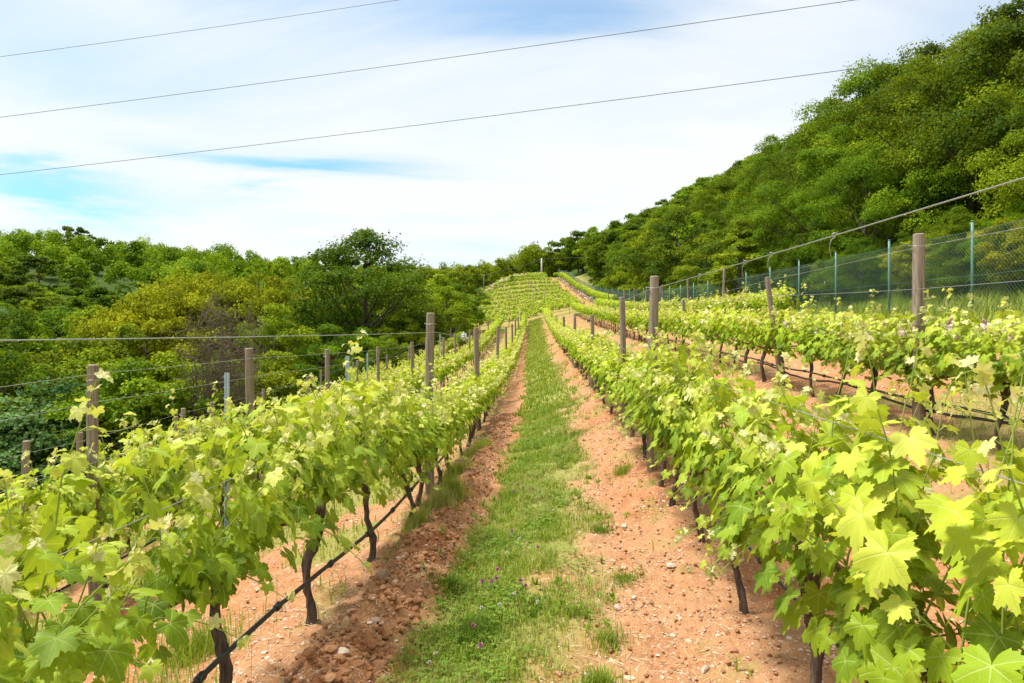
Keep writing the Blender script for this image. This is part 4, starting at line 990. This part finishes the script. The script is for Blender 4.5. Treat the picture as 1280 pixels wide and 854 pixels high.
for k, (px, py, d, i_) in enumerate([(1098, 58, 31, 0), (1122, 60, 29, 2), (1155, 66, 27, 3), (1192, 42, 25.5, 1), (1238, 0, 21, 0), (1276, -30, 19.5, 2), (1070, 100, 36, 1), (1045, 128, 40, 2), (1005, 150, 46, 2), (965, 164, 53, 3), (905, 210, 64, 0), (1215, 80, 20, 3), (870, 236, 74, 2), (835, 250, 84, 0)]):
    x = (px-667)/F*d; H = min(13, max(4.5, CZ-(py-405)/F*d-float(base_z(x, d)[0])))
    tree('near_mid', x, d, H, 'tall upright tree standing out on the skyline of the right wood', 'tree', 'tall skyline trees of the right wood', idx=i_, wide=.85)
scatter(118, (10.6, 95), (9, 175), 2.5, .036, lambda x, y: (5.0, 7.4) if y < 48 else (5.6, 9.0), 'dense broadleaf tree of the wood climbing the right hillside', 'trees of the wood on the right hillside',
        lambda x, y: ('near_mid', rt.uniform(.75, .95)) if y < 34 else (('mid', rt.uniform(.8, 1.0)) if y < 85 else ('far', 1.0)), 3,
        lambda x, y: x > 10.8+max(0, y-128)*-.9 and (x > fx(min(y, 128))+2.6))
buf[:] = 600
scatter(72, (-190, -14), (56, 150), 3.4, .020, (5.5, 8.5), 'broadleaf tree on the wooded slope to the left', 'trees on the wooded left slope', lambda x, y: ('far' if rt.random() < .9 else 'blue', 1.15), 1.0,
        lambda x, y: not (x > -20 and y > 85))
def farwood(n, cond, xr, yr, rmin, lab, seed):
    """a far-off wood that reads as one mass"""
    rg = np.random.default_rng(seed); mb = MB(); pts = []
    for _ in range(n*40):
        x, y = rg.uniform(*xr), rg.uniform(*yr); px = 667+x/y*F
        if px < -80 or px > 1360 or not cond(x, y) or np.hypot(x+113, (y-156)*.6) < 13 or any((x-a)**2+(y-b)**2 < (rmin*(1+y*.002))**2 for a, b in pts+SP): continue
        pts.append((x, y))
        if len(pts) >= n: break
    for x, y in pts:
        H = rg.uniform(5, 8.5); Rr = H*rg.uniform(.38, .5); z0 = float(base_z(x, y)[0]); tn = rg.uniform(-.3, .35); nc = 9
        for c in range(nc):
            d = rg.normal(size=3); d /= np.linalg.norm(d); q = np.array([x, y, z0+H*.55])+d*[Rr*.6, Rr*.6, H*.32]; r = Rr*rg.uniform(.35, .55); m = 130
            e = rg.normal(size=(m, 3)); e /= np.linalg.norm(e, axis=1)[:, None]; nn = e+[0, 0, .5]+rg.normal(size=(m, 3))*.5; nn /= np.linalg.norm(nn, axis=1)[:, None]
            place_leaves(mb, TD, q+e*(r*rg.uniform(.5, 1.05, m))[:, None], rg.normal(size=(m, 3)), nn, rg.uniform(.22, .42, m), np.clip(.5+tn+rg.normal(0, .14, m), 0, 1), rg)
    o = mb.obj('distant_wood', M_mid, smooth=False); tag(o, lab, 'wood', kind='stuff'); print(lab, len(pts))
farwood(260, lambda x, y: x < -32+(y-150)*.0 and y > 100, (-230, -30), (100, 240), 3.6, 'far wood of many small trees covering the left hill', 31)
farwood(130, lambda x, y: y > 137 and x > -32, (-32, 45), (137, 235), 3.4, 'far wood of many small trees on the ridge behind the terraces', 32)
# hilltop single trees at upper left
for k, (px, py, d, lab) in enumerate([(86, 279, 165, 'left one of two dark small trees on the left hilltop'), (102, 281, 165, 'right one of two dark small trees on the left hilltop')]):
    x = (px-667)/F*d; H = CZ-(py-405)/F*d-float(base_z(x, d)[0]); tree('far', x, d, H, lab, 'tree', None, 2, wide=min(.95, 6/H))
# hedge bushes behind the fence closing the wood's foot
for n, y in enumerate(np.concatenate([np.arange(6, 40, 2.0), np.arange(40, 100, 3.5)])):
    x = float(fx(y))+2.0+rt.uniform(-.3, .5); tree('near_mid' if y < 36 else 'mid', x, y, rt.uniform(2.2, 3.4), 'green bush behind the fence at the foot of the wood', 'bush', 'bushes behind the green fence', wide=.95)
for n_, (x, y) in enumerate([(10.3, 12.6), (10.2, 13.7), (10.6, 11.6), (10.4, 17.5)]):
    p = PR['gold'][0]; tree('gold', x, y, 1.9, 'low bush with yellow flowers behind the right-hand fence', 'bush', 'yellow bushes behind the fence', wide=.9)
# bare twiggy shrubs
def twiggy(seed, H, R):
    rg = np.random.default_rng(seed); e = empty('bare_shrub', (0, 0, -500)); mb = MB()
    for _ in range(15):
        a = rg.uniform(0, 2*pi); L = H*rg.uniform(.7, 1); P0 = np.zeros(3); P1 = np.array([cos(a)*R*rg.uniform(.1, .8), sin(a)*R*rg.uniform(.1, .8), L]); t = np.linspace(0, 1, 7)[:, None]
        P = P0*(1-t)+P1*t+np.cumsum(rg.normal(0, .07, (7, 3)), 0); tube(mb, P, np.linspace(.05, .012, 7), 4, .5, False)
        for s in range(14):
            u = rg.integers(3, 7); q = P[u]; v = rg.normal(size=3)*[1, 1, .6]+[0, 0, .5]; tube(mb, [q, q+v*.35, q+v*.6+rg.normal(0, .15, 3)], [.018, .012, .007], 3, .5, False)
            for g_ in range(3):
                w_ = q+v*rg.uniform(.3, .6); tube(mb, [w_, w_+rg.normal(0, .3, 3)], [.010, .006], 3, .5, False)
    mb.obj('branches', M_twig, e); return e
tw = twiggy(1, 6.5, 2.6); tws = [tw]
for k, (px, py, d) in enumerate([(285, 385, 27.5), (258, 400, 26.5), (300, 405, 26)]):
    x = (px-667)/F*d; zb = float(base_z(x, d)[0]); H = CZ-(py-405)/F*d-zb; o = tw if k == 0 else dup(tw, (0, 0, 0)); o.location = (x, d, zb); s = H/6.5; o.scale = (s*.62, s*.62, s); o.rotation_euler = (0, 0, k*2)
    tag(o, 'bare grey brown twiggy shrub at the front of left wood', 'shrub', 'bare twiggy shrubs in the left wood')
tree('cone', (643-667)/F*112-.4, 112, 2.6, 'small dark pointed tree by the wall on the terraced hill', 'tree', None)
for L in PR.values():
    for p in L:
        if p.name not in useT:
            for c in list(p.children): bpy.data.objects.remove(c)
            bpy.data.objects.remove(p)
print('trees total', ntree[0])

# ------------------------------------------------------------------ poles and overhead cables
M_conc = simple('pale_concrete', (.55, .53, .49), .8, .2, var=.1, scale=4); M_dark = simple('dark_pole', (.12, .11, .10), .7, .2)
def pole(px, pt, d, r, mat, lab):
    top = at(px, pt, d); zb = g1(top[0], d)-.5; e = empty('utility_pole', (top[0], d, zb)); h = top[2]-zb; m = MB(); tube(m, [[0, 0, 0], [0, 0, h*.5], [0, 0, h]], [r*1.25, r*1.1, r*.85], 10); m.obj('pole_shaft', mat, e)
    for s in (-.14, .14): m = MB(); tube(m, [[s, 0, h-.3], [s, 0, h-.2], [s, 0, h-.1]], [.03, .04, .02], 8); m.obj('insulator', M_white, e)
    tag(e, lab, 'utility pole'); return np.array([top[0], d, top[2]-.1])
pA = pole(677, 323, 129, .15, M_conc, 'pale concrete utility pole on top of the terraced hill'); pB = pole(605, 343, 112, .10, M_dark, 'thin dark pole by the wall left of the terraced hill')
wire('overhead_cable', [pA, pB, (-34, 96, pB[2]-.5)], .022, 'thin cable from the hilltop pole down to the dark pole', 'overhead cables', .012, M_cable, 10, 'cable')
wire('overhead_cable', [pA, (26, 122, pA[2]+1.0)], .018, 'thin cable from the hilltop pole into the right wood', 'overhead cables', .012, M_cable, 10, 'cable')
# three power lines crossing overhead; they run from beyond the left edge up to the wooded hill
def line(pxs, da, db, r, lab):
    (x0, y0), (x1, y1) = pxs; A = at(x0, y0, da); B = at(x1, y1, db); D = B-A; wire('overhead_cable', [A-D*.5, A+D*1.35], r, lab, 'overhead cables', .004, M_cable, 30, 'cable')
line(((0, 68), (500, -3)), 34, 30, .012, 'highest overhead power cable crossing the top left sky')
line(((0, 141), (1050, -3)), 34, 26, .014, 'middle overhead power cable crossing the whole sky')
A = at(0, 213, 34); B = at(1095, 80, 25); D = B-A
wire('overhead_cable', [A-D*.5, A+D*1.12], .014, 'lowest overhead power cable ending behind the right trees', 'overhead cables', .004, M_cable, 30, 'cable')

# pale wraps tied at row ends
def wrap(px, py, d, lab, s):
    rg = np.random.default_rng(int(px)); import bmesh
    bm = bmesh.new(); bmesh.ops.create_icosphere(bm, subdivisions=3, radius=1)
    for v in bm.verts:
        c = v.co; k = 1+.22*sin(c.x*7+px)+.18*sin(c.z*9+c.y*5); c *= k; c.z *= 1.5; c *= s
    me = bpy.data.meshes.new('plastic_wrap'); bm.to_mesh(me); bm.free(); me.materials.append(M_white); o = bpy.data.objects.new('plastic_wrap', me); C.objects.link(o); o.location = at(px, py, d); tag(o, lab, 'bag')
wrap(796, 396, 25, 'crumpled pale plastic bag tied to a post right of the path', .11); wrap(580, 421, 30, 'crumpled pale plastic bag tied among the far left posts', .12)
